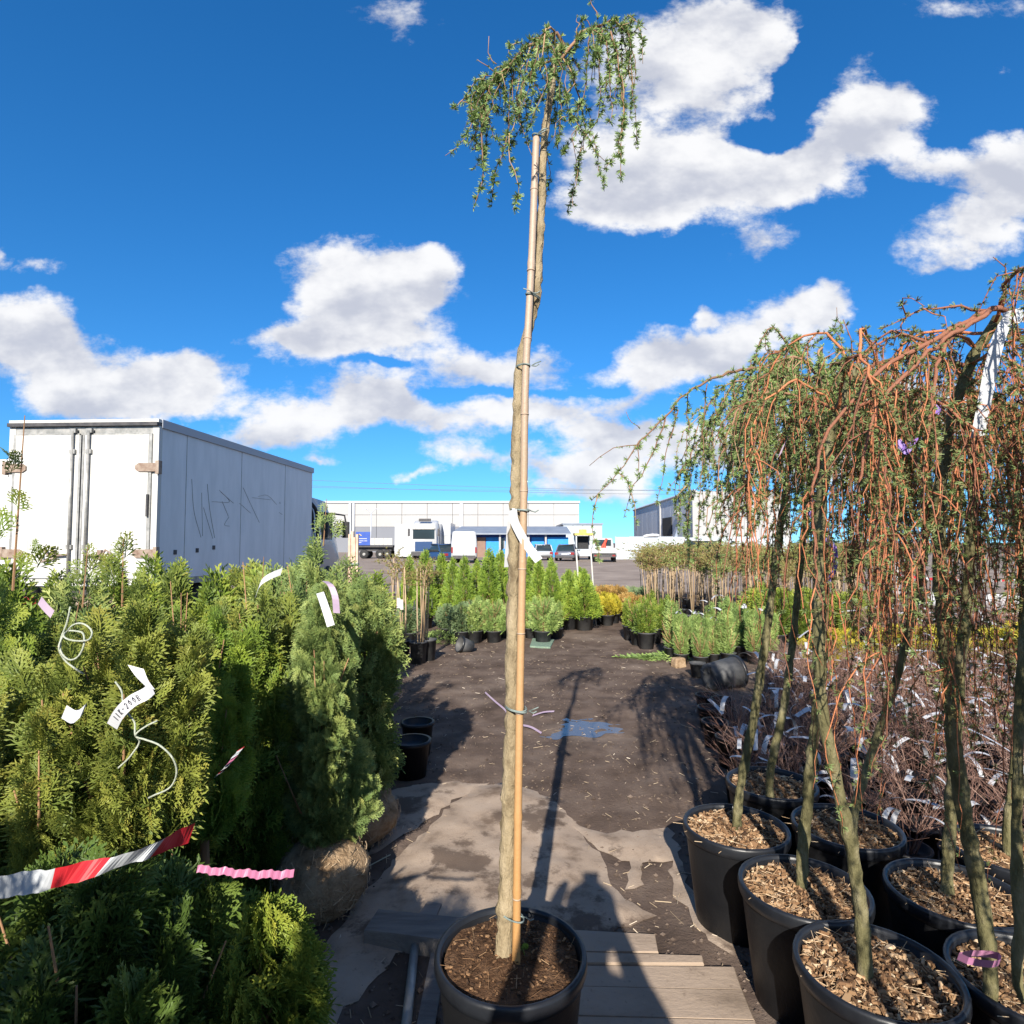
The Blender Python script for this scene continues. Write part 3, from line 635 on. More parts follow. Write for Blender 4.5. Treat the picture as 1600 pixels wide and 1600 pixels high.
# lorry facing this way, white body boxes
def lorry():
    y = 56.0; x = D(662, 850, y).x; zt_ = D(660, 812, y).z
    t = thing('lorry', 'white lorry with big windscreen facing the camera across the yard', 'lorry', (x, y, 0))
    obj('cab', loft([section(0, 2.3, .6, zt_ - .7, 2.1), section(.15, 2.4, .5, zt_ - .5, 2.15), section(1.9, 2.4, .5, zt_, 2.2), section(2.1, 2.4, .5, zt_, 2.2)]), M['carwhite'], t, True)
    ws_ = part('windscreen', M['glass'], t, ((-1.0, -.03, 1.95), (1.0, .1, zt_ - .95))); part('sun_visor', M['steel'], t, ((-1.05, -.18, zt_ - .9), (1.05, .0, zt_ - .78)))
    part('roof_light_bar', M['darksteel'], t, ((-.55, .5, zt_ - .15), (.55, .8, zt_ + .12))); part('grille', M['carblue'], t, ((-.8, -.04, .8), (.8, .05, 1.7)))
    part('bumper', M['darksteel'], t, ((-1.15, -.12, .4), (1.15, .05, .75)))
    for s_ in (-1, 1):
        part('headlight', M['white'], t, ((s_ * .95 - .15, -.06, .85), (s_ * .95 + .15, .03, 1.1))); part('mirror', M['darksteel'], t, ((s_ * 1.38 - .1, -.1, 2.2), (s_ * 1.38 + .1, .02, 2.9)))
        for yw in (.9, 4.2): wheel(t, s_ * 1.0, yw, .48, .28)
    part('chassis', M['darksteel'], t, ((-.5, .5, .6), (.5, 7, .9)))
    bx = part('cargo_box', M['carwhite'], t, ((-1.25, 2.3, 1.0), (1.25, 7.5, zt_ - .3)))
    for k, (pxa, pxb, pyt, lab) in enumerate(((617, 646, 819, 'plain white box container left of the facing lorry'), (686, 704, 817, 'white container with dark panel right of the facing lorry'))):
        a = D(pxa, pyt, 60); b = D(pxb, pyt, 60); w_ = b.x - a.x
        c_ = thing('box_container', lab, 'container', ((a.x + b.x) / 2, 60, 0)); part('shell', M['carwhite'], c_, ((-w_ / 2, 0, .2), (w_ / 2, 5, a.z))); part('skid', M['darksteel'], c_, ((-w_ / 2 + .1, .3, -.05), (w_ / 2 - .1, 4.7, .2)))
        for q in range(5): part('rib', M['carwhite'], c_, ((-w_ / 2 + .1 + q * (w_ - .2) / 4 - .03, -.05, .25), (-w_ / 2 + .1 + q * (w_ - .2) / 4 + .03, -.001, a.z - .05)))
        if k: part('dark_panel', M['trimgrey'], c_, ((-w_ / 2 + .1, -.07, 2.3), (w_ / 2 - .25, -.051, a.z - .2)))
lorry()
# flatbed with blue tailboard
def flatbed():
    y = 60.0; a = D(556, 850, y).x; b = D(616, 850, y).x; L_ = b - a
    t = thing('flatbed_trailer', 'flatbed trailer with blue end board and pale wooden sides', 'trailer', (a, y, 0))
    bl = part('end_board', M['darkblue'], t, ((0, -.05, 1.35), (L_ * .37, .03, D(560, 831, y).z)))
    for q, (u0, u1, zz) in enumerate(((.22, .78, .62), (.25, .55, .40), (.6, .8, .40), (.2, .4, .24))): part('lettering', M['white'], bl, ((L_ * .37 * u0, -.06, 1.35 + zz), (L_ * .37 * u1, -.051, 1.35 + zz + .06)))
    mbq = MB(); mbq.tube([(L_ * .05, -.055, 2.25), (L_ * .09, -.055, 2.45), (L_ * .15, -.055, 2.3)], .04, 5); obj('emblem', mbq, M['yellow'], bl)
    for k in range(5): part('side_board', M['palepost'], t, ((L_ * (.38 + .115 * k), 0, 1.4), (L_ * (.38 + .115 * k + .105), .05, 2.05)))
    part('bed', M['darksteel'], t, ((0, .06, 1.15), (L_ * .96, 2.4, 1.34))); part('chassis', M['darksteel'], t, ((.1, .5, .75), (L_ * .9, 1.9, 1.149)))
    for u_ in (.2, .62, .8):
        for yw in (.3, 2.1):
            wt = bpy.data.objects.new('wheel', None); COL.objects.link(wt); wt.parent = t; wt.location = (L_ * u_, yw, .46)
            mbw = MB(); mbw.lathe([(.15, -.14), (.42, -.14), (.46, -.08), (.46, .08), (.42, .14), (.15, .14)], 18); mbw.v[0] = mbw.v[0] @ np.array(Matrix.Rotation(R(90), 3, 'X')).T; obj('tyre', mbw, M['rubber'], wt, True)
            mbw = MB(); mbw.lathe([(.001, -.1), (.16, -.1), (.16, .1), (.001, .1)], 14); mbw.v[0] = mbw.v[0] @ np.array(Matrix.Rotation(R(90), 3, 'X')).T; obj('rim', mbw, M['steel'], wt)
flatbed()

# ------------------------------------------------------------------ white box truck on the left
def box_truck():
    rr = D(250, 655, 10.0); rl = D(21, 660, 10.14); Wd = (rr - rl).length; top = rr.z; bot = .98; Ln = 6.65; hw_ = Wd / 2
    ctr = ((rr.x + rl.x) / 2, (rr.y + rl.y) / 2, 0); ang = math.atan2(rr.y - rl.y, rr.x - rl.x)
    t = thing('box_truck', 'white box truck with closed double rear doors behind the conifers', 'truck', ctr, ang)
    # right side panels, left, front, roof, floor
    js = [.06, .78, 2.75, 4.9, Ln]
    sp_ = []
    for a, b in zip(js, js[1:]): sp_.append(part('side_panel', M['truckside'], t, ((hw_ - .05, a + .006, bot), (hw_, b - .006, top - .09))))
    for a in js[1:-1]: part('panel_joint', M['steel'], t, ((hw_ - .04, a - .006, bot), (hw_ + .004, a + .006, top - .09)))
    part('left_wall', M['truckside'], t, ((-hw_, .06, bot), (-hw_ + .05, Ln, top - .09))); part('front_wall', M['truckside'], t, ((-hw_ + .051, Ln - .05, bot), (hw_ - .051, Ln, top - .09)))
    part('roof', M['truckside'], t, ((-hw_ + .01, .05, top - .088), (hw_ - .01, Ln, top - .03)))
    for s_ in (-1, 1): part('roof_rail', M['trimgrey'], t, ((s_ * hw_ - .035, .03, top - .14), (s_ * hw_ + .035, Ln + .02, top)))
    part('floor', M['steel'], t, ((-hw_ + .01, .05, bot - .12), (hw_ - .01, Ln, bot - .002))); part('side_skirt', M['trimgrey'], t, ((hw_ - .06, .06, bot - .11), (hw_ - .012, Ln, bot - .003)))
    # rear frame
    part('rear_frame', M['truckwhite'], t, ((-hw_ - .02, -.04, bot - .1), (-hw_ + .09, .05, top - .12)), ((hw_ - .09, -.04, bot - .1), (hw_ + .02, .05, top - .12)), ((-hw_ + .091, -.04, bot - .1), (hw_ - .091, .05, bot + .02)))
    part('header', M['steel'], t, ((-hw_ + .091, -.035, top - .26), (hw_ - .091, .05, top - .121))); part('rain_gutter', M['darksteel'], t, ((-hw_ - .02, -.10, top - .119), (hw_ + .02, .05, top - .06)))
    part('roof_cap', M['truckwhite'], t, ((-hw_ - .02, -.06, top - .058), (hw_ + .02, .05, top - .005)))
    dz0, dz1 = bot + .03, top - .27
    for s_ in (-1, 1):
        x0, x1 = (s_ * .05, s_ * (hw_ - .13)); x0, x1 = min(x0, x1), max(x0, x1)
        d_ = part('door', M['truckwhite'], t, ((x0, -.075, dz0), (x1, -.03, dz1)))
        part('seal', M['steel'], d_, ((min(s_ * (hw_ - .129), s_ * (hw_ - .08)), -.07, dz0), (max(s_ * (hw_ - .129), s_ * (hw_ - .08)), -.041, dz1 + .02)), ((x0, -.07, dz1 + .001), (x1, -.036, dz1 + .03)))
        mbb = MB(); mbb.tube([(s_ * .14, -.11, bot - .06), (s_ * .14, -.11, top - .2)], .022, 10); lb = obj('lock_bar', mbb, M['steel'], t, True)
        mbb = MB()
        for zz in (bot + .03, bot + .55, top - .55, top - .2): mbb.box((s_ * .14, -.09, zz), (.1, .05, .07))
        obj('bar_guide', mbb, M['steel'], lb)
        mbb = MB(); mbb.tube([(s_ * .14, -.13, bot + .42), (s_ * .46, -.14, bot + .40), (s_ * .52, -.14, bot + .5), (s_ * .6, -.14, bot + .46), (s_ * .57, -.14, bot + .30), (s_ * .47, -.14, bot + .34)], .018, 8); obj('handle', mbb, M['rusty'], lb, True)
        mbb = MB(); mbb.box((s_ * .40, -.10, bot + .42), (.07, .06, .16)); obj('keeper', mbb, M['rusty'], lb)
        for zz in (top - .82, bot + .44):
            mbb = MB(); xa = s_ * (hw_ + .05); xb = s_ * (hw_ - .34)
            mbb.add([[xa, -.10, zz - .07], [xb + s_ * .06, -.10, zz - .07], [xb, -.10, zz - .03], [xb, -.10, zz + .03], [xb + s_ * .06, -.10, zz + .07], [xa, -.10, zz + .07]] + [[q[0], -.072, q[1]] for q in ((xa, zz - .07), (xb + s_ * .06, zz - .07), (xb, zz - .03), (xb, zz + .03), (xb + s_ * .06, zz + .07), (xa, zz + .07))],
                    f4=[[0, 1, 4, 5], [1, 2, 3, 4], [0, 6, 7, 1], [1, 7, 8, 2], [2, 8, 9, 3], [3, 9, 10, 4], [4, 10, 11, 5], [5, 11, 6, 0]])
            mbb.box((s_ * (hw_ + .04), -.06, zz), (.06, .09, .22)); obj('hinge', mbb, M['rusty'], d_)
    part('centre_seal', M['steel'], t, ((-.045, -.078, dz0), (-.012, -.03, dz1)), ((.012, -.078, dz0), (.045, -.03, dz1)))
    part('door_hook', M['darksteel'], t, ((hw_ - .13, -.11, bot + 1.05), (hw_ - .10, -.075, bot + 1.42)))
    # scratched graffiti on the right side
    O = Vector(ctr); X = Vector((math.cos(ang), math.sin(ang), 0)); Y = Vector((-X.y, X.x, 0))
    def onside(cx_, cy_):
        px, py = 250 + .19375 * cx_, 640 + .19375 * cy_; d = ray(px, py); c = Vector((0, 0, EYE)); s = (hw_ - (c - O).dot(X)) / d.dot(X); q = c + d * s
        return (hw_ + .003, (q - O).dot(Y), q.z)
    strokes = [[(255, 560), (275, 830), (330, 1030)], [(335, 670), (342, 1020)], [(380, 600), (400, 800), (440, 1035)], [(350, 790), (425, 1040)], [(418, 742), (560, 738), (478, 650)], [(490, 665), (592, 755)], [(500, 740), (550, 860)], [(555, 865), (520, 930), (560, 940)], [(670, 630), (720, 740), (800, 910)], [(640, 755), (730, 835)], [(745, 710), (890, 727)], [(790, 700), (860, 690), (940, 765)], [(960, 830), (985, 845)], [(965, 745), (968, 760)]]
    for k, st in enumerate(strokes):
        mbb = MB(); mbb.tube(smoothpath([onside(*q) for q in st], 10), .0042, 5); obj('scratch', mbb, M['steel'], sp_[1 if st[0][0] < 640 else 2])
    for (a, b) in ((298, 1135), (432, 1112), (120, 1150)):
        q = onside(a, b); mbb = MB(); mbb.box(q, (.02, .08, .08)); obj('rivet_plate', mbb, M['darksteel'], sp_[1])
    # chassis, axle, wheels, lights
    part('chassis', M['darksteel'], t, ((-.45, .1, .62), (.45, 9.2, bot - .125))); part('bumper', M['rusty'], t, ((-hw_ + .1, -.05, .56), (hw_ - .1, .05, .70)))
    for s_ in (-1, 1):
        part('taillight', M['redlens'], t, ((s_ * .85 - .2, -.09, .58), (s_ * .85 + .2, -.051, .70)))
        for yw in (1.7, 8.2): wheel(t, s_ * (hw_ - .2), yw, .46, .3)
    # cab
    zc = 2.95
    cb_ = obj('cab', loft([section(6.95, 2.35, .7, zc - .25, 2.1), section(7.2, 2.4, .6, zc, 2.1), section(8.3, 2.4, .6, zc - .05, 2.1), section(8.85, 2.4, .6, 2.2, 2.2), section(9.3, 2.3, .6, 1.5, 2.2)]), M['carwhite'], t, True)
    part('side_window', M['glass'], cb_, ((1.13, 7.7, 1.75), (1.205, 8.45, 2.45))); part('window_frame', M['rubber'], cb_, ((1.12, 7.62, 1.69), (1.2, 8.53, 1.749)), ((1.12, 7.62, 2.451), (1.2, 8.53, 2.51)), ((1.12, 7.62, 1.75), (1.2, 7.699, 2.45)), ((1.12, 8.451, 1.75), (1.2, 8.53, 2.45)))
    mbb = MB(); mbb.tube([(1.15, 8.7, 2.5), (1.5, 8.75, 2.45), (1.55, 8.75, 2.2)], .03, 6); mi = obj('mirror_arm', mbb, M['rubber'], t); part('mirror', M['rubber'], mi, ((1.45, 8.72, 1.75), (1.65, 8.80, 2.25)))
    for x_ in (1.02, 1.16):
        mbb = MB(); mbb.tube(smoothpath([(x_, 6.75, 2.75), (x_ + .1, 6.9, 2.6), (x_ + .12, 7.1, 1.9), (x_ + .15, 7.4, 1.0)], 14), .05, 8); obj('exhaust_pipe', mbb, M['rubber'], t, True)
box_truck()
def grey_trailer():
    b = D(17, 718, 15.0)
    t = thing('grey_trailer', 'plain grey trailer box just visible beyond the white box truck', 'trailer', (b.x - 1.25, 15, 0))
    part('box', M['truckside'], t, ((-1.25, 0, 1.0), (1.25, 7, b.z))); part('chassis', M['darksteel'], t, ((-.5, .2, .5), (.5, 6.8, .999))); part('door_seam', M['steel'], t, ((-.02, -.02, 1.05), (.02, -.001, b.z - .05)))
    for s_ in (-1, 1):
        for yw in (1.5, 5): wheel(t, s_ * 1.0, yw, .48, .3)
grey_trailer()
a = G(552, 930); a = D(552, 880, 8.6)
wp = thing('stake_bundle', 'bundle of pinkish rough wooden stakes standing beside the conifers', 'wooden stakes', (a.x, 8.6, 0))
for k in range(4):
    mb = MB(); x = -.055 + .035 * k; mb.span((x - .016, -.02 + .015 * (k % 2), -.05), (x + .016, .02 + .015 * (k % 2), 1.72 + .05 * math.sin(k * 2.1))); obj('stake', mb, M['pinkwood'], wp)
mb = MB(); mb.span((-.075, -.03, 1.28), (.075, .045, 1.31)); obj('strap', mb, M['tie'], wp)

# ------------------------------------------------------------------ plant helpers
def kite(L, a, base, w, z=0.0):
    d = np.array([math.sin(a), math.cos(a), 0]); s = np.array([d[1], -d[0], 0]); b = np.array(base, float)
    return np.array([b, b + d * L * .55 + s * w, b + d * L + np.array([0, 0, z]), b + d * L * .55 - s * w])
def spray(depth, seed, wid=.034, fan=1.0, droop=-.12):
    r = random.Random(seed); v = []; t = []
    def put(q, tt): v.append(q); t.extend(tt)
    n = {2: 13, 1: 9, 0: 5}[depth]
    for k in range(3): put(kite(.4, r.uniform(-.08, .08), (0, k * .3, 0), wid * .8), [.1 + .25 * k, .25 + .25 * k, .5 + .25 * k, .25 + .25 * k])
    for k in range(n):
        s = (k + .7) / n; side = 1 if k % 2 else -1
        L = (.50 * (1 - s) ** .7 + .14) * fan * r.uniform(.8, 1.2); a = side * (R(52) - R(22) * s) + r.uniform(-.12, .12); b = np.array([0, .06 + .86 * s, 0])
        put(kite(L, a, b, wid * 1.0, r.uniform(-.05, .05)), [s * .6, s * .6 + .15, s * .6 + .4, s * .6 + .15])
        if depth >= 1:
            m = {2: 5, 1: 3}[depth]
            for q in range(m):
                u = (q + .8) / (m + .3); sd = 1 if q % 2 else -1
                bb = b + np.array([math.sin(a), math.cos(a), 0]) * L * u
                put(kite(L * .48 * (1.1 - u * .5) * r.uniform(.8, 1.25), a + sd * R(38), bb, wid * .85, r.uniform(-.04, .04)), [s * .5 + .1, s * .5 + .3, s * .5 + .5, s * .5 + .3])
    V_ = np.concatenate(v); V_[:, 2] += droop * V_[:, 1] ** 2
    F = np.arange(len(V_)).reshape(-1, 4); return V_.astype(np.float32), F, np.array(t, np.float32)
def frames(axis, normal):
    axis = axis / np.linalg.norm(axis, axis=1, keepdims=True); x = np.cross(axis, normal); x /= np.linalg.norm(x, axis=1, keepdims=True) + 1e-9
    z = np.cross(x, axis); return np.stack([x, axis, z], -1)
PROF = {'column': lambda t: np.clip(t * 7 + .45, 0, 1) * (1 - t ** 3.0) ** .62, 'cone': lambda t: np.clip(t * 9 + .5, 0, 1) * (1.02 - t) ** .8,
        'globe': lambda t: np.sqrt(np.clip(1 - (2 * t - 1) ** 2, 0.02, 1)), 'loose': lambda t: np.clip(t * 4 + .35, 0, 1) * (1.02 - t) ** .5, 'bowl': lambda t: .35 + .65 * t}
def foliage(h, r, n, size, depth, prof, seed, up=.6, lump=.28, z0=0., inner=.55, jit=.35, wid=.034, fan=1.0, spread=.3):
    g = np.random.default_rng(seed); P = PROF[prof]; out = MB()
    tt = np.linspace(.005, .995, 60); w = P(tt) + .05; t = g.choice(tt, n, p=w / w.sum()) + g.uniform(-.008, .008, n); t = np.clip(t, 0, 1)
    phi = g.uniform(0, 2 * math.pi, n)
    k = g.uniform(-1, 1, (7, 3)) * np.array([2.2, 2.2, 2.0 * h / max(r, .05) * .55]); ph = g.uniform(0, 6.3, 7)
    q = np.stack([np.cos(phi), np.sin(phi), t], -1)
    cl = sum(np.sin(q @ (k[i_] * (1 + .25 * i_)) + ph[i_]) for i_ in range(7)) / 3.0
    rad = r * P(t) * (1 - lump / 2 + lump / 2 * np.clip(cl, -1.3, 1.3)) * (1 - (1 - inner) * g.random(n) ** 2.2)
    o = np.stack([np.cos(phi), np.sin(phi), np.zeros(n)], -1)
    L = o * rad[:, None]; L[:, 2] = z0 + t * h * .96
    upv = np.clip(up + .35 * (t - .4), .05, .97)[:, None]
    ax = o * (1 - upv) + np.array([0, 0, 1.]) * upv + g.normal(0, jit * .5, (n, 3))
    tang = np.stack([-np.sin(phi), np.cos(phi), np.zeros(n)], -1) + g.normal(0, spread + .25, (n, 3))
    sz = size * g.uniform(.65, 1.3, n); Mx = frames(ax, tang) * sz[:, None, None]
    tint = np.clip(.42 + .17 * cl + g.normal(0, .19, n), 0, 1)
    nv = 4; sel = g.integers(0, nv, n)
    for s_ in range(nv):
        m_ = sel == s_
        if m_.any():
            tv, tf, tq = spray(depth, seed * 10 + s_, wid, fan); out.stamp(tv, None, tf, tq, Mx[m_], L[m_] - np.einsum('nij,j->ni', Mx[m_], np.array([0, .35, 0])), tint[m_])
    return out
def stems(h, r, n, seed, z0=0., r0=.008, prof='column', top=.80):
    g = random.Random(seed); out = MB(); P = PROF[prof]
    out.tube([(0, 0, z0 - .02), (.01, .01, z0 + h * .5), (0, 0, z0 + h * top)], [r0 * 2, r0 * 1.3, r0 * .4], 6, tint=.3)
    for k in range(n):
        a = g.uniform(0, 6.28); t0 = g.uniform(.02, .6); t1 = min(.97, t0 + g.uniform(.15, .4)); rr_ = r * float(P(np.array(t1))) * g.uniform(.6, .95)
        out.tube([(0, 0, z0 + t0 * h), (.5 * rr_ * math.cos(a), .5 * rr_ * math.sin(a), z0 + h * (t0 * .7 + t1 * .3)), (rr_ * math.cos(a), rr_ * math.sin(a), z0 + h * t1)], [r0 * .6, r0 * .5, r0 * .25], 5, tint=g.uniform(.2, 1))
    return out
def pot_parts(par, r, h, soil='potsoil', m='pot', segs=36, rimw=.012, rim=True, sub=.035, loc=(0, 0, 0)):
    k = .80; z = loc[2]
    mbp = MB(); mbp.lathe([(.001, -.003), (r * k * .96, -.003), (r * k, .012), (r * (k + (1 - k) * .5), h * .5), (r * .985, h * .9), (r * .985, h - .005), (r * .955, h - .005), (r * .93, h - .1), (r * .86, h * .45)], segs, loc)
    p_ = obj('pot', mbp, M[m], par, True)
    if rim:
        mbp = MB(); mbp.lathe([(r * .985, h - .045), (r * 1.02, h - .042), (r * 1.045, h - .025), (r * 1.045, h - .006), (r * 1.03, h + .003), (r * .99, h + .004), (r * .955, h - .003), (r * .95, h - .03)], segs, loc); obj('rim', mbp, M['potrim' if m == 'pot' else m], p_, True)
    g = random.Random(int(r * 1e4)); rings = [0, .25, .5, .7, .85, .97]; v = []; S = 28
    for q in rings:
        for s_ in range(S):
            a = 2 * math.pi * s_ / S; rr_ = q * r * .95; v.append((loc[0] + rr_ * math.cos(a), loc[1] + rr_ * math.sin(a), z + h - sub + .02 * (1 - q) + g.uniform(-.008, .008)))
    f = [[i_ * S + s_, i_ * S + (s_ + 1) % S, (i_ + 1) * S + (s_ + 1) % S, (i_ + 1) * S + s_] for i_ in range(len(rings) - 1) for s_ in range(S)]
    mbp = MB(); mbp.add(v, f4=f); obj('soil', mbp, M[soil], par, True); return p_
def simple_pot(r, h, segs=18):
    mbp = MB(); mbp.lathe([(.001, -.003), (r * .8, -.003), (r * .98, h * .93), (r * 1.05, h * .93), (r * 1.05, h), (r * .94, h), (r * .9, h * .86), (.001, h * .85)], segs); return mbp
def tag_strip(p, d, L, w, bend, seed=0, n=8):
    """curved plastic label strip starting at p, running along d and bending down"""
    d = Vector(d).normalized(); pts = []; q = Vector(p); ax = d.cross(Vector((0, 0, 1)))
    if ax.length < .05: ax = Vector((1, 0, 0))
    ax.normalize()
    for k in range(n):
        pts.append(tuple(q)); q = q + d * (L / (n - 1)); d = (Matrix.Rotation(-bend / n, 3, ax) @ d)
    side = ax + Vector((.25 * math.sin(seed), .25 * math.cos(seed), .3 * math.sin(seed * 2.2)))
    mbt = MB(); mbt.ribbon(pts, w, tuple(side)); return mbt

# ------------------------------------------------------------------ larches
def rosette(seed, n=10):
    r = random.Random(seed); v = []; t = []
    for k in range(n):
        a = 6.283 * k / n + r.uniform(-.2, .2); e = r.uniform(.15, 1.05); d = np.array([math.cos(a) * math.sin(e), math.sin(a) * math.sin(e), math.cos(e)])
        s = np.cross(d, [0.3, .2, 1.]); s /= np.linalg.norm(s); L = r.uniform(.7, 1.15)
        v += [s * .10, -s * .10, d * L + s * .05, d * L - s * .05]; t += [.2, .2, .9, .9]
    F = np.arange(len(v)).reshape(-1, 4)[:, [0, 1, 3, 2]]; return np.array(v, np.float32), F, np.array(t, np.float32)
ROS = [rosette(s_) for s_ in range(5)]
class Crown:
    def __init__(s, seed): s.g = np.random.default_rng(seed); s.r = random.Random(seed); s.br = MB(); s.nd = MB(); s.L = []; s.A = []; s.S = []
    def branch(s, pts, r0, r1, sp=.022, size=.015, leaf0=.0, sides=5, wig=.0035, tint=None, keep=1.0):
        P = np.array([tuple(p) for p in pts], float); ln = np.sum(np.linalg.norm(np.diff(P, axis=0), axis=1)); n = max(5, int(ln / .035))
        Q = smoothpath(P, n); Q[1:] += s.g.normal(0, wig, (n - 1, 3))
        s.br.tube(Q, np.linspace(r0, r1, n), sides, tint=s.r.uniform(.15, .95) if tint is None else tint)
        m = int(ln * (1 - leaf0) / sp)
        if m > 0:
            u = np.sort(s.g.uniform(leaf0, 1, m)); u = u[s.g.random(m) < keep]; i_ = np.clip((u * (n - 1)).astype(int), 0, n - 2); f = (u * (n - 1) - i_)[:, None]
            L = Q[i_] * (1 - f) + Q[i_ + 1] * f; T = Q[i_ + 1] - Q[i_]; T /= np.linalg.norm(T, axis=1, keepdims=True) + 1e-9
            A = np.cross(T, s.g.normal(0, 1, (len(u), 3))); A /= np.linalg.norm(A, axis=1, keepdims=True) + 1e-9; A += T * .25 + s.g.normal(0, .15, A.shape)
            rad = (r0 + (r1 - r0) * u)[:, None]
            s.L.append(L + A * rad * .8); s.A.append(A); s.S.append(size * s.g.uniform(.55, 1.25, len(u)))
        return Q
    def hang(s, Q, n, lo, hi, sp, size, r0=.0022, start=.15, out=.12, keep=1.0):
        c = Q[0]
        for k in range(n):
            p = Q[int(s.r.uniform(start, 1) * (len(Q) - 1))]; L = s.r.uniform(lo, hi); o = p - c; o[2] = 0; o = o / (np.linalg.norm(o) + 1e-6) * out * s.r.uniform(.2, 1) + s.g.normal(0, .035, 3)
            q = [p, p + o * .5 + np.array([0, 0, -.12 * L]), p + o * .95 + np.array([0, 0, -.5 * L]), p + o * 1.0 + s.g.normal(0, .03, 3) * [1, 1, 0] + np.array([0, 0, -L])]
            s.branch(q, r0, .0009, sp, size, 0, 4, keep=keep)
    def build(s, par, twig, needle):
        L = np.concatenate(s.L); A = np.concatenate(s.A); S = np.concatenate(s.S); N = len(L)
        A /= np.linalg.norm(A, axis=1, keepdims=True)
        x = np.cross(A, s.g.normal(0, 1, (N, 3))); x /= np.linalg.norm(x, axis=1, keepdims=True) + 1e-9; y = np.cross(A, x)
        Mx = np.stack([x, y, A], -1) * S[:, None, None]; tint = np.clip(s.g.normal(.5, .2, N), 0, 1); sel = s.g.integers(0, 5, N)
        for k in range(5):
            m = sel == k; tv, tf, tq = ROS[k]; s.nd.stamp(tv, None, tf, tq, Mx[m], L[m], tint[m])
        cr = obj('crown', s.br, M[twig], par, True); obj('needles', s.nd, M[needle], cr, kind='stuff'); return cr
def knobby(pts, r, n, sides=14, seed=0, amp=.16):
    Q = smoothpath(pts, n); g = np.random.default_rng(seed)
    rad = np.interp(np.linspace(0, 1, n), np.linspace(0, 1, len(r)), r); rad = rad * (1 + amp * g.normal(0, .6, n))
    Q[1:-1] += g.normal(0, rad.mean() * .06, (n - 2, 3)); mbk = MB(); mbk.tube(Q, rad, sides)
    v = mbk.v[0]; v += g.normal(0, rad.mean() * .075, v.shape); return mbk, Q

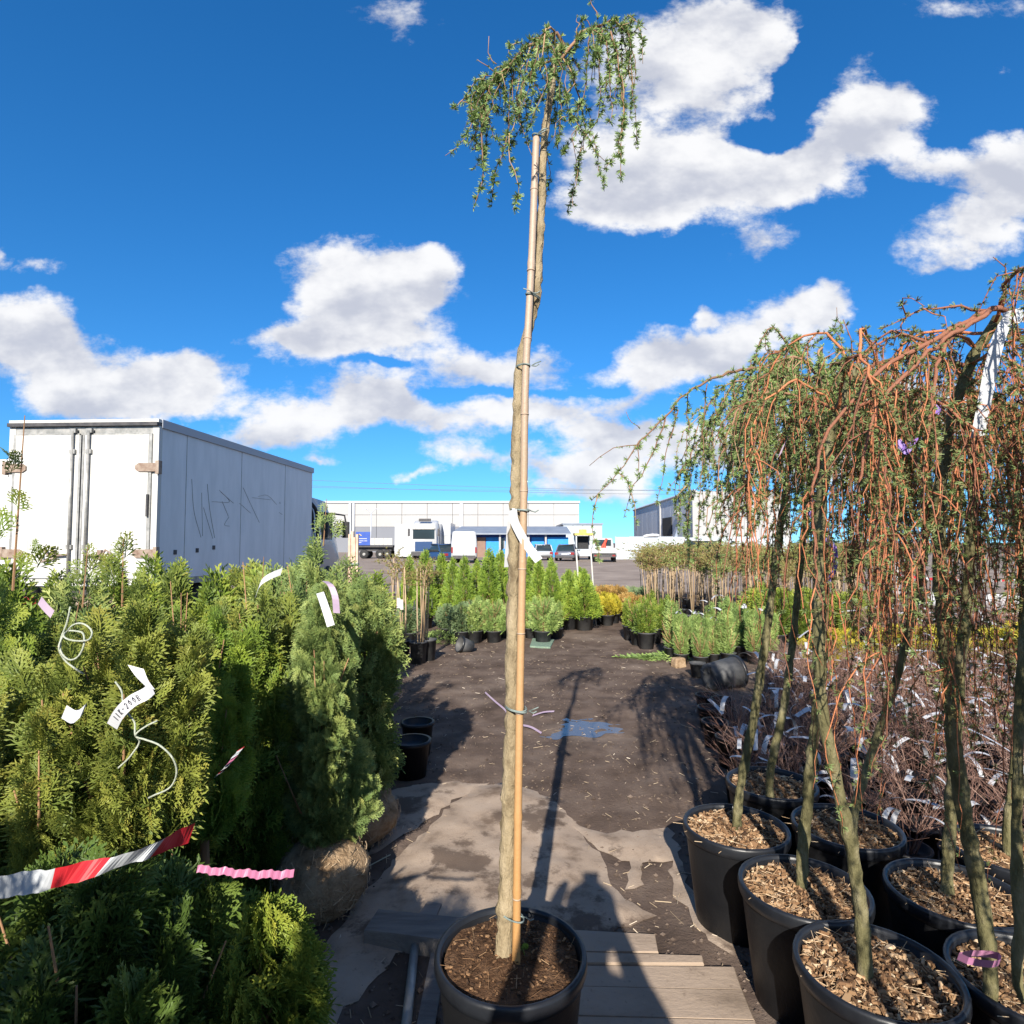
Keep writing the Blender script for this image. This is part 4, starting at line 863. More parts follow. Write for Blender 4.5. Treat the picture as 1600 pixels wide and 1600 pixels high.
# main weeping larch
def main_larch():
    rim = G(798, 1487, .41); c = Vector((rim.x, rim.y, 0)); dy = c.y
    t = thing('potted_larch', 'tall slim weeping larch tied to a bamboo cane in a black pot', 'potted tree', c)
    rel = lambda v_: tuple(Vector(v_) - c)
    pot_parts(t, .212, .41, segs=48, sub=.02)
    mb = MB(); g = random.Random(5)   # crumbs of soil and root fibres
    for k in range(500):
        a = g.uniform(0, 6.28); q = .19 * math.sqrt(g.random()); s_ = g.uniform(.002, .006)
        mb.box((q * math.cos(a), q * math.sin(a), .394 + .02 * (1 - q / .19) + g.uniform(-.003, .004)), (s_, s_ * g.uniform(.7, 2.5), s_ * .7), Matrix.Rotation(g.uniform(0, 3), 3, 'Z'), tint=g.random() ** 2 * .45)
    for k in range(40):
        a = g.uniform(0, 6.28); q = .18 * math.sqrt(g.random()); b = g.uniform(0, 6.28); l = g.uniform(.015, .05); z = .405
        mb.tube([(q * math.cos(a), q * math.sin(a), z), (q * math.cos(a) + l * math.cos(b), q * math.sin(a) + l * math.sin(b), z + g.uniform(0, .012))], .0007, 3, tint=g.uniform(.1, .7))
    obj('soil_crumbs', mb, M['chips'], t, kind='stuff')
    px = [(787, 1480), (790, 1420), (795, 1300), (800, 1100), (803, 900), (806, 780), (809, 650), (812, 575), (827, 510), (836, 470), (841, 400), (846, 320), (850, 220), (860, 150), (868, 95), (874, 72)]
    pts = [rel(D(a, b, dy)) for a, b in px]; pts[0] = (pts[0][0], pts[0][1], .36)
    mbk, Q = knobby(pts, [.0265, .0235, .0225, .0205, .018, .0155, .0135, .011, .010], 150, 16, 3)
    obj('trunk', mbk, M['trunk'], t, True)
    # cut bark knots
    bp = [(806, 1487), (812, 1100), (818, 800), (822, 570), (828, 460), (838, 214)]
    bpts = [Vector(rel(D(a, b, dy - .034))) for a, b in bp]; bpts[0].z = .35
    Qb = smoothpath(bpts, 120); s_ = np.linspace(0, 1, 120); rb = .0118 - .0012 * s_
    for kn in (.02, .10, .185, .31, .40, .475, .565, .66, .75, .84, .935):
        rb = rb + .0018 * np.exp(-((s_ - kn) / .004) ** 2)
    mb = MB(); mb.tube(Qb, rb, 14, tint=np.clip(s_ * 1.25, 0, 1)); cane = obj('bamboo_cane', mb, M['bamboo'], t, True)
    for kn in (.02, .10, .185, .31, .40, .475, .565, .66, .75, .84, .935):
        p = Qb[int(kn * 119)]; q = Qb[min(119, int(kn * 119) + 1)]; d = (q - p) / np.linalg.norm(q - p); mb = MB(); mb.tube([p - d * .002, p + d * .002], .0128, 14, tint=.9); obj('cane_node', mb, M['bamboo'], cane, True)
    for k, pyy in enumerate((1425, 1107, 801, 574, 468, 224)):
        zz = D(810, pyy, dy).z; i1 = np.argmin(abs(Q[:, 2] - zz)); i2 = np.argmin(abs(Qb[:, 2] - zz)); a, b = Q[i1], Qb[i2]
        ctr = (a + b) / 2; u = (a - b); u[2] = 0; hd = np.linalg.norm(u) / 2; u = u / (2 * hd); v = np.array([-u[1], u[0], 0]); rr_ = .0235 if k < 2 else (.019 if k == 2 else .0145)
        mb = MB()
        for w_ in range(3 if k in (1,) else 2):
            pts = [ctr + u * math.cos(x) * (hd + rr_) + v * math.sin(x) * rr_ * 1.05 + np.array([0, 0, .004 * w_ + .003 * math.sin(x + w_)]) for x in np.linspace(0, 6.283, 25)]
            mb.tube(pts, .0018, 6)
        e = ctr - u * (hd + rr_ * .6) - v * rr_; s__ = 1 if k % 2 else -1
        mb.tube([e, e + np.array([.012 * s__, -.006, .006]), e + np.array([.028 * s__, -.004, .012])], .0018, 6); mb.tube([e, e + np.array([.012, -.008, -.004]), e + np.array([.022, -.01, .002])], .0018, 6)
        obj('wire_tie', mb, M['tie'], t, True)
    # white label strip looped round the trunk
    P = [D(a, b, dy - .045) for a, b in ((801, 797), (803, 812), (812, 832), (823, 851), (834, 866), (842, 876))]
    mb = MB(); mb.ribbon(smoothpath([rel(p) for p in P], 16), .026, np.stack([np.linspace(.9, .8, 16), np.linspace(-.25, .05, 16), np.linspace(.2, .55, 16)], -1)); mb.tube([rel(D(800, 796, dy - .03)), rel(D(812, 797, dy - .03))], .004, 6)
    obj('label_strip', mb, M['white'], t)
    P = [D(a, b, dy + .02) for a, b in ((797, 815), (795, 840), (792, 886))]
    mb = MB(); mb.ribbon(smoothpath([rel(p) for p in P], 8), .019, (1, .5, .1)); obj('label_strip', mb, M['white'], t)
    cr = Crown(21)
    def br(pl, r0, r1, dd0=0., dd1=0., **k):
        pts = [rel(D(680 + .2125 * a, .2125 * b, dy + dd0 + (dd1 - dd0) * i_ / (len(pl) - 1))) for i_, (a, b) in enumerate(pl)]; return cr.branch(pts, r0, r1, **k)
    S_ = dict(sp=.0085, size=.0165)
    q1 = br([(915, 400), (945, 310), (890, 240), (810, 275), (700, 350), (600, 420), (480, 560), (400, 640), (345, 800), (345, 1000), (350, 1200), (320, 1400), (285, 1530)], .0065, .001, 0, -.12, **S_)
    q2 = br([(600, 420), (480, 545), (350, 650), (230, 720), (140, 825)], .003, .001, -.06, -.10, **S_)
    br([(450, 470), (385, 380), (382, 285)], .0018, .0009, -.03, -.05, sp=.02, size=.009); br([(430, 525), (370, 495), (315, 435)], .0018, .0009, -.04, -.06, sp=.02, size=.009)
    br([(590, 430), (550, 700), (540, 1000), (450, 1270), (405, 1525)], .0025, .001, -.05, .02, **S_); br([(545, 980), (545, 1150), (570, 1280), (625, 1410), (570, 1565)], .002, .0009, -.02, .0, **S_)
    br([(700, 340), (610, 600), (610, 800), (650, 960), (720, 1155)], .0025, .0009, .02, .05, sp=.02, size=.014)
    q3 = br([(925, 440), (1010, 320), (1085, 225), (1150, 205), (1230, 190), (1300, 130), (1360, 175), (1425, 270), (1440, 330), (1410, 450), (1425, 545)], .006, .001, 0, .05, **S_)
    br([(1040, 265), (1045, 180), (1050, 100)], .002, .0009, 0, 0, sp=.03, size=.008); br([(1195, 140), (1160, 60), (1135, -5)], .0025, .001, 0, .02, sp=.02, size=.012)
    br([(1230, 220), (1200, 500), (1215, 740), (1165, 940), (1130, 990)], .0025, .0009, 0, .03, **S_)
    br([(1290, 230), (1350, 500), (1385, 700), (1370, 950), (1345, 1100), (1290, 1190), (1230, 1265)], .0028, .0009, .02, 0, **S_); br([(1370, 560), (1400, 800), (1380, 950), (1360, 1120), (1380, 1305)], .0022, .0009, 0, -.02, **S_)
    br([(1150, 215), (1110, 480), (1105, 650), (1050, 800), (950, 900)], .0025, .0009, -.03, -.07, **S_)
    br([(940, 430), (1030, 610), (960, 700), (1000, 850), (1060, 930), (1130, 1020), (1185, 1120), (1255, 1195)], .0025, .0009, 0, .05, **S_); br([(1060, 920), (1010, 1020), (1030, 1120), (1035, 1255)], .0016, .0008, .03, .04, sp=.025, size=.013)
    br([(930, 380), (850, 520), (830, 700)], .002, .0009, .02, .05, **S_); br([(1080, 235), (1010, 420), (1050, 520), (1000, 600)], .002, .0009, .02, .07, **S_)
    br([(1000, 850), (900, 880), (870, 1000), (850, 1060)], .0014, .0008, .03, .05, sp=.03, size=.012); br([(1290, 640), (1310, 760), (1285, 915)], .0014, .0008, .03, .05, **S_)
    cr.hang(q1[3:13], 24, .05, .22, .0092, .0160, .0015, out=.02); cr.hang(q2, 7, .05, .2, .0100, .0145, .0014, out=.02); cr.hang(q3[3:12], 19, .07, .30, .0092, .0160, .0015, out=.02)
    # branches towards and away from the viewer
    h = np.array(Q[-1])
    for a in (60, 100, 140, 250):
        d = np.array([math.cos(R(a)), math.sin(R(a)), 0]); q = cr.branch([h - [0, 0, .06], h + d * .08 + [0, 0, -.01], h + d * .16 + [0, 0, -.08], h + d * .2 + [0, 0, -.24]], .004, .001, .0105, .0145); cr.hang(q, 5, .1, .25, .0092, .0160, .0015, out=.03)
    cr.build(t, 'twig', 'needle')
    # one green weed in the soil
    mb = foliage(.03, .018, 14, .016, 0, 'globe', 77, z0=.40, wid=.12); mb.v = [v_ + np.array([.035, .01, 0], np.float32) for v_ in mb.v]; obj('seedling', mb, M['thuja_lime'], t)
main_larch()

# bark mulch shared by the pots on the right
def chip_mesh(seed, r, z, n=1700):
    g = random.Random(seed); mbc = MB()
    for k in range(n):
        a = g.uniform(0, 6.283); q = r * math.sqrt(g.random()); l = g.uniform(.005, .026) * (1 if g.random() < .9 else 1.7); w_ = l * g.uniform(.14, .5)
        rot = Matrix.Rotation(g.uniform(0, 6.28), 3, 'Z') @ Matrix.Rotation(g.uniform(-.5, .5), 3, 'X') @ Matrix.Rotation(g.uniform(-.5, .5), 3, 'Y')
        mbc.box((q * math.cos(a), q * math.sin(a), z + .022 * (1 - q / r) + g.uniform(-.006, .012)), (l, w_, g.uniform(.003, .009)), rot, tint=min(1, max(0, g.gauss(.31, .26))), taper=g.uniform(.6, .95))
    for k in range(150):
        a = g.uniform(0, 6.283); q = r * .9 * math.sqrt(g.random()); b = g.uniform(0, 6.28); l = g.uniform(.03, .09)
        p = (q * math.cos(a), q * math.sin(a), z + .012); mbc.tube([p, (p[0] + l * math.cos(b), p[1] + l * math.sin(b), z + g.uniform(.01, .03))], .0011, 3, tint=g.uniform(.5, 1))
    return mbc.mesh('bark_mulch')
PR, PH = .207, .40
CHIPS = [chip_mesh(s_, PR * .93, PH - .03) for s_ in range(3)]
def larch(label, base, trunk_px, r0, heads, seed, reach=.55, n_arch=9, drop=.9, hangs=9, twig='twig', needle='needle', sp=.014, size=.0145, extra=(), topz=None, up=.12, keep=1.0, az=None, ribbons=()):
    c = Vector((base[0], base[1], 0)); dy = c.y
    t = thing('potted_larch', label, 'potted tree', c, group='weeping larches in black pots')
    rel = lambda v_: tuple(Vector(v_) - c)
    pot_parts(t, PR, PH, 'bark_soil', sub=.05); obj('bark_mulch', CHIPS[seed % 3], M['chips'], t, kind='stuff')
    pts = [rel(D(p[0], p[1], p[2] if len(p) > 2 else dy)) for p in trunk_px]
    pts = [(pts[0][0], pts[0][1], PH - .08)] + [p for p in pts if p[2] > PH]
    head = np.array(pts[-1]); mbk, Q = knobby(pts, [r0, r0 * .9, r0 * .8, r0 * .6], 70, 12, seed)
    obj('trunk', mbk, M['trunkg'], t, True)
    cr = Crown(seed); g = random.Random(seed)
    for k in range(n_arch):
        a = (az[0] + (az[1] - az[0]) * (k + .5) / n_arch) if az else 6.283 * k / n_arch; a += g.uniform(-.25, .25); rc = reach * g.uniform(.5, 1.05); d = np.array([math.cos(a), math.sin(a), 0]); dr = drop * g.uniform(.65, 1.1); u_ = up * g.uniform(.4, 1.3)
        st = Q[-1 - int(g.uniform(0, 8))]
        q = cr.branch([st, st + d * rc * .3 + [0, 0, u_], st + d * rc * .65 + [0, 0, u_ * .7], st + d * rc * .92 + [0, 0, -.22 * dr], st + d * rc * 1.0 + [0, 0, -.6 * dr], st + d * rc * 1.02 + [0, 0, -dr]], r0 * g.uniform(.18, .32), .001, sp, size, .08, 6, wig=.004, keep=keep)
        cr.hang(q, hangs, .2 * drop, .75 * drop, sp, size, out=.07, start=.12, keep=keep)
        cr.hang(q[:len(q) * 2 // 3], 9, .06, .22, sp, size, .0016, out=.06, start=.05)
        if needle == 'needleb': cr.hang(q, 7, .5 * drop, 1.05 * drop, sp * 1.5, size * .8, .0026, out=.03, start=.2, keep=.6)
    for e in extra:
        q = cr.branch([rel(D(*p)) for p in e['p']], e.get('r', .004), .001, e.get('sp', sp), e.get('size', size), e.get('l0', 0), 7, keep=e.get('keep', 1), tint=.28); cr.hang(q, e.get('h', 0), .08, e.get('hl', .3), sp, size, out=.03, keep=e.get('keep', 1))
    cr.build(t, twig, needle)
    for (nm, pl, wd, side, m_) in ribbons:
        mb = MB(); mb.ribbon(smoothpath([rel(D(*p)) for p in pl], 14), wd, side); obj(nm, mb, M[m_], t)
    return t
yA = 2.63
larch('weeping larch with long bare arching branch, beside the dropped black pot side of the row', (.95, 2.62), [(1152, 1275), (1162, 1200), (1178, 1120), (1196, 1000), (1212, 880), (1228, 760), (1240, 660), (1246, 600)], .019, None, 41, reach=.52, drop=.52, n_arch=14, hangs=15, sp=.0105, size=.0165,
      extra=[dict(p=[(1246, 610, 2.6), (1190, 575, 2.45), (1130, 585, 2.35), (1080, 610, 2.3), (1040, 650, 2.25), (1000, 690, 2.22), (965, 740, 2.2), (924, 782, 2.2)], r=.008, h=8, hl=.3, keep=.75), dict(p=[(1040, 652, 2.25), (1015, 720, 2.25), (985, 770, 2.25), (976, 808, 2.25)], r=.003, keep=.7), dict(p=[(1000, 695, 2.22), (955, 703, 2.2), (922, 725, 2.2)], r=.002, sp=.03, size=.008), dict(p=[(1060, 640, 2.3), (1045, 700, 2.3), (1030, 770, 2.3), (1024, 790, 2.3)], r=.0022, keep=.7), dict(p=[(1105, 600, 2.4), (1098, 680, 2.4), (1095, 760, 2.4), (1090, 870, 2.4)], r=.0025, keep=.6),
             dict(p=[(1000, 670, 2.22), (985, 655, 2.2), (978, 645, 2.2)], r=.0015, sp=.03, size=.008), dict(p=[(1240, 620, 2.6), (1260, 545, 2.5), (1300, 520, 2.45), (1310, 480, 2.4)], r=.004, h=3), dict(p=[(1246, 590, 2.6), (1230, 540, 2.55), (1205, 512, 2.5), (1180, 560, 2.45), (1165, 640, 2.45)], r=.005, h=8)])
larch('weeping larch behind the others, its pot in the shade of its neighbours', (1.30, 3.08), [(1203, 1215, 2.93), (1222, 1120, 2.95), (1240, 990), (1250, 890), (1262, 780), (1275, 690), (1285, 640)], .019, None, 42, reach=.5, drop=.46, n_arch=11, hangs=13, sp=.012)
larch('weeping larch with forked mossy trunk in the second pot along the fabric', (1.02, 2.17), [(1253, 1362), (1262, 1250), (1272, 1150), (1281, 1080, 2.15), (1287, 950), (1284, 800), (1282, 680), (1286, 600)], .020, None, 43, reach=.45, drop=.46, n_arch=11, hangs=12, sp=.015, twig='twig',
      ribbons=[('ribbon', [(1262, 800, 2.0), (1280, 815, 1.99), (1275, 840, 1.99)], .022, (.8, 0, .5), 'purple'), ('ribbon', [(1282, 838, 2.0), (1300, 850, 1.99), (1305, 880, 1.98), (1296, 910, 1.98)], .018, (1, 0, .2), 'purple'), ('ribbon', [(1240, 672, 2.05), (1225, 695, 2.04), (1218, 712, 2.03)], .02, (.6, 0, .8), 'lilac')])
larch('weeping larch leaning away from its fellows towards the bare shrubs', (1.42, 2.62), [(1332, 1290, 2.5), (1358, 1190), (1385, 1110), (1412, 1020), (1432, 930), (1448, 830), (1450, 700), (1445, 610)], .018, None, 44, reach=.45, drop=.68, n_arch=10, hangs=12, twig='twigred', needle='needleb', sp=.014, size=.0125)
larch('weeping larch with swerving trunk, its pot brightest with fresh bark chips', (1.03, 1.765), [(1352, 1515, 1.75), (1342, 1400), (1325, 1300), (1302, 1200), (1286, 1120), (1279, 1000), (1280, 860), (1288, 740), (1310, 640), (1340, 570)], .0195, None, 45, reach=.42, drop=.45, n_arch=7, hangs=9, twig='twigred', needle='needleb', sp=.014, size=.01252)
larch('weeping larch with dark double stem in the pot beside the pink loop pot', (1.53, 2.14), [(1477, 1395), (1484, 1290), (1490, 1180), (1498, 1060), (1510, 950), (1518, 820), (1520, 680), (1515, 600)], .020, None, 46, reach=.5, drop=.78, n_arch=11, hangs=14, twig='twigred', needle='needleb', sp=.014, size=.0125, keep=.62,
      ribbons=[('ribbon', [(1402, 690, 1.75), (1420, 705, 1.74), (1432, 690, 1.74), (1410, 700, 1.73)], .025, (.5, 0, .8), 'purple'), ('ribbon', [(1458, 625, 1.75), (1468, 632, 1.74), (1462, 650, 1.74)], .022, (.8, 0, .4), 'purple'), ('ribbon', [(1500, 560, 1.78), (1490, 590, 1.78), (1470, 612, 1.77)], .016, (.6, 0, .6), 'lilac')])
larch('weeping larch in the pot holding a loop of pink tape', (1.45, 1.72), [(1545, 1492, 1.68), (1532, 1400), (1512, 1300), (1494, 1190), (1482, 1060), (1470, 930), (1468, 800), (1480, 680), (1520, 560), (1560, 495)], .0205, None, 47, reach=.45, drop=.72, up=.06, n_arch=9, hangs=13, twig='twigred', needle='needleb', sp=.014, size=.0125, keep=.6,
      extra=[dict(p=[(1575, 487, 1.66), (1545, 485, 1.62), (1500, 510, 1.58), (1450, 535, 1.55), (1390, 570, 1.52), (1345, 610, 1.5), (1305, 660, 1.5), (1280, 715, 1.5), (1270, 790, 1.5), (1272, 870, 1.5), (1285, 960, 1.5), (1300, 1010, 1.5)], r=.0085, h=16, hl=.5, keep=.7, l0=.1), dict(p=[(1545, 487, 1.6), (1440, 560, 1.5), (1390, 610, 1.46), (1355, 690, 1.45), (1340, 780, 1.45), (1345, 870, 1.45), (1365, 960, 1.45), (1385, 1040, 1.45)], r=.007, h=12, hl=.5, keep=.7, l0=.1),
             dict(p=[(1565, 488, 1.65), (1572, 455, 1.62), (1574, 425, 1.62), (1554, 402, 1.6)], r=.0035, sp=.012, size=.012), dict(p=[(1540, 485, 1.62), (1480, 480, 1.6), (1440, 485, 1.58), (1410, 500, 1.56), (1380, 515, 1.55)], r=.004, h=3, hl=.1), dict(p=[(1450, 535, 1.55), (1380, 520, 1.6), (1340, 560, 1.62), (1320, 500, 1.62)], r=.004, h=4), dict(p=[(1500, 505, 1.58), (1470, 560, 1.52), (1450, 660, 1.5), (1440, 800, 1.5), (1455, 950, 1.5)], r=.006, h=12, hl=.4, keep=.8)],
      ribbons=[('label_strip', [(1582, 488, 1.58), (1566, 515, 1.56), (1552, 560, 1.555), (1540, 620, 1.555), (1528, 682, 1.56)], .044, (.95, .1, .2), 'white'), ('label_loop', [(1600, 492, 1.57), (1588, 494, 1.55), (1568, 500, 1.57)], .04, (0, .15, 1), 'white'), ('pink_loop', [(1497, 1494, 1.55), (1515, 1502, 1.52), (1540, 1506, 1.51), (1563, 1502, 1.55), (1555, 1492, 1.60), (1520, 1490, 1.60), (1497, 1494, 1.55)], .024, (0, -.4, 1), 'pink')])
larch('weeping larch in the foremost pot of the row', (.97, 1.26), [(1645, 1600, 1.27), (1690, 1400, 1.24), (1700, 1200, 1.15), (1750, 900, 1.05), (1800, 620, 1.0)], .020, None, 48, reach=.36, drop=.7, n_arch=6, hangs=6, twig='twigred', needle='needleb', az=(-2.2, 1.0))
larch('thin upright weeping larch standing tight against the pink loop pot', (1.41, 1.25), [(1720, 1620, 1.27), (1600, 1560, 1.40), (1592, 1450, 1.42), (1590, 1250, 1.44), (1600, 1000, 1.45), (1640, 750, 1.45), (1680, 620, 1.45)], .0115, None, 49, reach=.34, drop=.75, n_arch=7, hangs=7, twig='twigred', needle='needleb', az=(-1.6, 2.6))
larch('weeping larch behind the double-stemmed one among the bare shrubs', (1.96, 2.42), [(1575, 1330, 2.4), (1590, 1150), (1600, 950), (1590, 780), (1585, 640)], .019, None, 50, reach=.55, drop=.8, n_arch=10, hangs=12, twig='twigred', needle='needleb', keep=.85)
larch('weeping larch out beside the walkway by the foremost pots', (.86, .72), [(2000, 1700, .72), (2050, 1200, .70), (2080, 900, .68), (2060, 500, .66)], .02, None, 51, reach=.34, drop=.7, n_arch=7, hangs=6, az=(-1.9, 1.5))

# ------------------------------------------------------------------ conifers on the left
def root_ball(par, r, h, seed):
    g = random.Random(seed); prof = [(.001, -.01)] + [(r * (math.sin(math.pi * (.12 + .80 * k / 9)) ** .55), h * (k / 9) * .98) for k in range(10)] + [(.02, h * 1.0)]
    mbr = MB(); mbr.lathe(prof, 40); v = mbr.v[0]
    for i_ in range(len(v)):
        p = Vector(v[i_]); n_ = mnoise.noise(p * 7 + Vector((seed, 0, 0))) * .03 + mnoise.noise(p * 22) * .012
        rad = math.hypot(p.x, p.y)
        if rad > .02: v[i_][0] *= 1 + n_ / rad; v[i_][1] *= 1 + n_ / rad
    b_ = obj('root_ball', mbr, M['burlap'], par, True)
    mbr = MB()       # loose fibres and twine over the burlap
    for k in range(260):
        a = g.uniform(0, 6.28); z = g.uniform(.03, .95) * h; rr_ = r * (math.sin(math.pi * (.12 + .80 * z / h)) ** .55) + .008; l = g.uniform(.03, .09); da = g.uniform(-.25, .25); dz = g.uniform(-.05, .05)
        mbr.tube([((rr_ + .004 * math.sin(q * 3)) * math.cos(a + da * q), (rr_ + .004) * math.sin(a + da * q), max(.01, z + dz * q)) for q in (0, .5, 1)], .0016, 3, tint=g.uniform(.2, 1))
    obj('burlap_fibres', mbr, M['stick'], b_, kind='stuff')
def conifer(label, px, y, top_py, r, m, prof='column', n=700, size=.12, depth=2, seed=1, up=.6, lump=.3, base=.05, ball=None, pot=None, nst=14, name='thuja', cat='conifer', group='conifers on the left of the walkway', x=None, h=None, jit=.35, wid=.034, inner=.5, spread=.3, leader=None, plumes=0):
    if depth == 2: size *= .80; n = int(n * 1.15); wid = .030
    loc = Vector((D(px, 850, y).x if x is None else x, y, 0)); top = D(px, top_py, y).z if h is None else h
    t = thing(name, label, cat, loc, group=group)
    z0 = base
    if ball: root_ball(t, ball[0], ball[1], seed); z0 = ball[1] * .93
    if pot: mbp = simple_pot(*pot); obj('pot', mbp, M['pot_old'], t, True); z0 = pot[1] * .9
    tk = stems(top - z0, r, nst, seed, z0, .0075, prof)
    if z0 > .1 and not ball and not pot: tk.tube([(0, 0, -.02), (.012, .006, z0 * .5), (0, 0, z0 + .05)], [.02, .017, .014], 8, tint=.4)
    obj('trunk', tk, M['brownstem'], t, True)
    if plumes:
        gp = random.Random(seed); mbf = MB(); sb_ = MB()
        for k in range(plumes):
            a = 6.283 * k / plumes * 1.618 * 2 + gp.uniform(-.4, .4); q = r * .78 * math.sqrt((k + .3) / plumes); hh = (top - z0) * (1 - .34 * (q / r) ** 1.5) * gp.uniform(.84, 1.0); pr_ = r * gp.uniform(.21, .32)
            lo = z0 + (0 if q > r * .3 else hh * .3); f2 = foliage(hh + z0 - lo, pr_, n // plumes, size * gp.uniform(.85, 1.1), depth, 'column' if k % 2 else 'loose', seed * 31 + k, up + .08, .5, lo, .4, jit + .15, wid, spread=spread + .25)
            dx_, dy_ = q * math.cos(a), q * math.sin(a); ln = .16 * q / r; sh = np.array([dx_, dy_, 0], np.float32); ti = gp.gauss(0, .07)
            for v_, t_ in zip(f2.v, f2.t): pass
            fv = [v_ + sh * (.55 + .55 * np.clip((v_[:, 2:3] - z0) / (top - z0), 0, 1)) for v_ in f2.v]
            for v_, f_, t_ in zip(fv, f2.f4, f2.t): pass
            off = mbf.n; mbf.v += fv; mbf.t += [np.clip(t_ + ti, 0, 1) for t_ in f2.t]; mbf.f4 += [f_ + off for f_ in f2.f4]; mbf.n += f2.n
            sb_.tube([(dx_ * .25, dy_ * .25, z0), (dx_ * .8, dy_ * .8, z0 + hh * .5), (dx_ * 1.05, dy_ * 1.05, z0 + hh * .84)], [.0055, .004, .0015], 6, tint=gp.random())
        obj('stem', sb_, M['brownstem'], t, True)
    else: mbf = foliage(top - z0, r, n, size, depth, prof, seed, up, lump, z0, inner, jit, wid, spread=spread)
    if leader:
        for (dx_, dy_, hh, nn) in leader:
            st = MB(); st.tube([(dx_, dy_, top - .15), (dx_ * 1.15, dy_, top + hh)], [.004, .0015], 5); obj('leader', st, M['brownstem'], t)
            f2 = foliage(hh + .1, .07, nn, size * .8, depth, 'cone', seed + 5, .75, .2, top - .1, .6); f2.v = [v_ + np.array([dx_ * 1.1, dy_, 0], np.float32) for v_ in f2.v]; obj('leader_foliage', f2, M[m], t)
    obj('crown', mbf, M[m], t); return t
C_ = conifer
C_('open golden-tipped thuja hung with a white twine loop', 95, 1.62, 930, .28, 'thuja_gold', 'loose', 1200, .105, 2, 101, .66, .45, nst=8, plumes=12, base=.55)
C_('golden thuja carrying the handwritten label', 215, 1.66, 905, .23, 'thuja_gold', 'loose', 1100, .105, 2, 102, .66, .45, nst=8, plumes=11, base=.78)
C_('tall dark thuja with long bare leader beside the golden thujas', -25, 1.95, 850, .30, 'thuja_green', 'loose', 1300, .12, 2, 103, .6, .4, plumes=8, leader=[(.10, 0, .42, 9)])
C_('bright lime thuja with rounded tips next to the root-balled thuja', 330, 2.15, 950, .175, 'thuja_lime', 'column', 1500, .10, 2, 104, .62, .35, plumes=8, base=.6)
C_('low deep green thuja under the barrier tape', 255, 1.45, 1330, .24, 'thuja_dark', 'globe', 1300, .15, 2, 105, .5, .35, plumes=9)
C_('low green thuja with lit side beside the walkway', 415, 1.6, 1425, .17, 'thuja_green', 'globe', 800, .12, 2, 106, .5, .45)
C_('feathery dark green thuja at the front under the barrier tape', 150, 1.28, 1300, .34, 'thuja_dark', 'globe', 1300, .16, 2, 107, .5, .35, plumes=9)
C_('dense blue-green thuja on a round burlap root ball with white and pink strips', 512, 2.72, 905, .275, 'thuja_blue', 'column', 3400, .085, 2, 108, .55, .85, ball=(.205, .30), inner=.55, jit=.6, spread=.6)
C_('dense green thuja on a shaded burlap root ball behind the first', 570, 3.35, 905, .23, 'thuja_blue', 'column', 1700, .10, 1, 109, .55, .6, ball=(.20, .28), jit=.6, spread=.6)
C_('yellow-green thuja with a bronze side behind the root balls', 568, 3.95, 905, .24, 'thuja_lime', 'column', 1500, .11, 1, 110, .6, .5, jit=.5, plumes=7)
C_('bronze-tipped thuja with white strip, before the truck cab', 405, 3.1, 850, .34, 'thuja_gold', 'loose', 1400, .12, 1, 111, .65, .5, nst=8, plumes=9)
C_('tall airy blue-green conifer with a leafy leader before the truck cab', 480, 3.7, 815, .34, 'thuja_blue', 'loose', 1300, .12, 1, 112, .62, .5, leader=[(.1, 0, .14, 9)], plumes=9)
C_('golden thuja in front of the truck tail doors', 205, 2.6, 893, .30, 'thuja_gold', 'loose', 1300, .12, 1, 113, .66, .45, nst=8, plumes=9, leader=[(-.03, 0, .14, 9)])
C_('bronze and green thuja below the truck tail', 100, 2.9, 900, .30, 'thuja_gold', 'loose', 1200, .12, 1, 114, .66, .45, nst=8, plumes=9, leader=[(.1, 0, .14, 8)])
C_('green thuja between the truck side and the lime thuja', 290, 3.3, 890, .32, 'thuja_green', 'loose', 1300, .12, 1, 115, .62, .45, nst=8, plumes=9)
C_('thick shaded thuja beside the dark leader thuja', -40, 2.6, 860, .36, 'thuja_green', 'column', 1300, .14, 1, 116, .6, .4, plumes=8)
C_('dark thuja filling the gap under the golden thujas', 150, 2.15, 1030, .34, 'thuja_green', 'column', 1200, .13, 1, 117, .55, .4)
C_('dark thuja filling the gap beside the lime thuja', 390, 2.75, 985, .28, 'thuja_green', 'column', 1200, .12, 1, 118, .55, .5, jit=.5)
C_('green thuja left of the blue-green one, shaded below', 440, 3.4, 930, .28, 'thuja_green', 'column', 1200, .12, 1, 119, .6, .5, plumes=8)
# continuation of the rows that shade the foreground
for k, (x, y, h_) in enumerate(((-1.35, .55, 1.42), (-1.0, .05, 1.62), (-.62, -.12, 1.62), (-1.42, -.02, 1.62), (-.95, -.5, 1.7), (-.60, -.75, 1.62))):
    C_('green thuja in the row beside the photographer', 0, y, 0, .28, 'thuja_green', 'column', 900, .13, 1, 130 + k, .6, .35, x=x, h=h_)
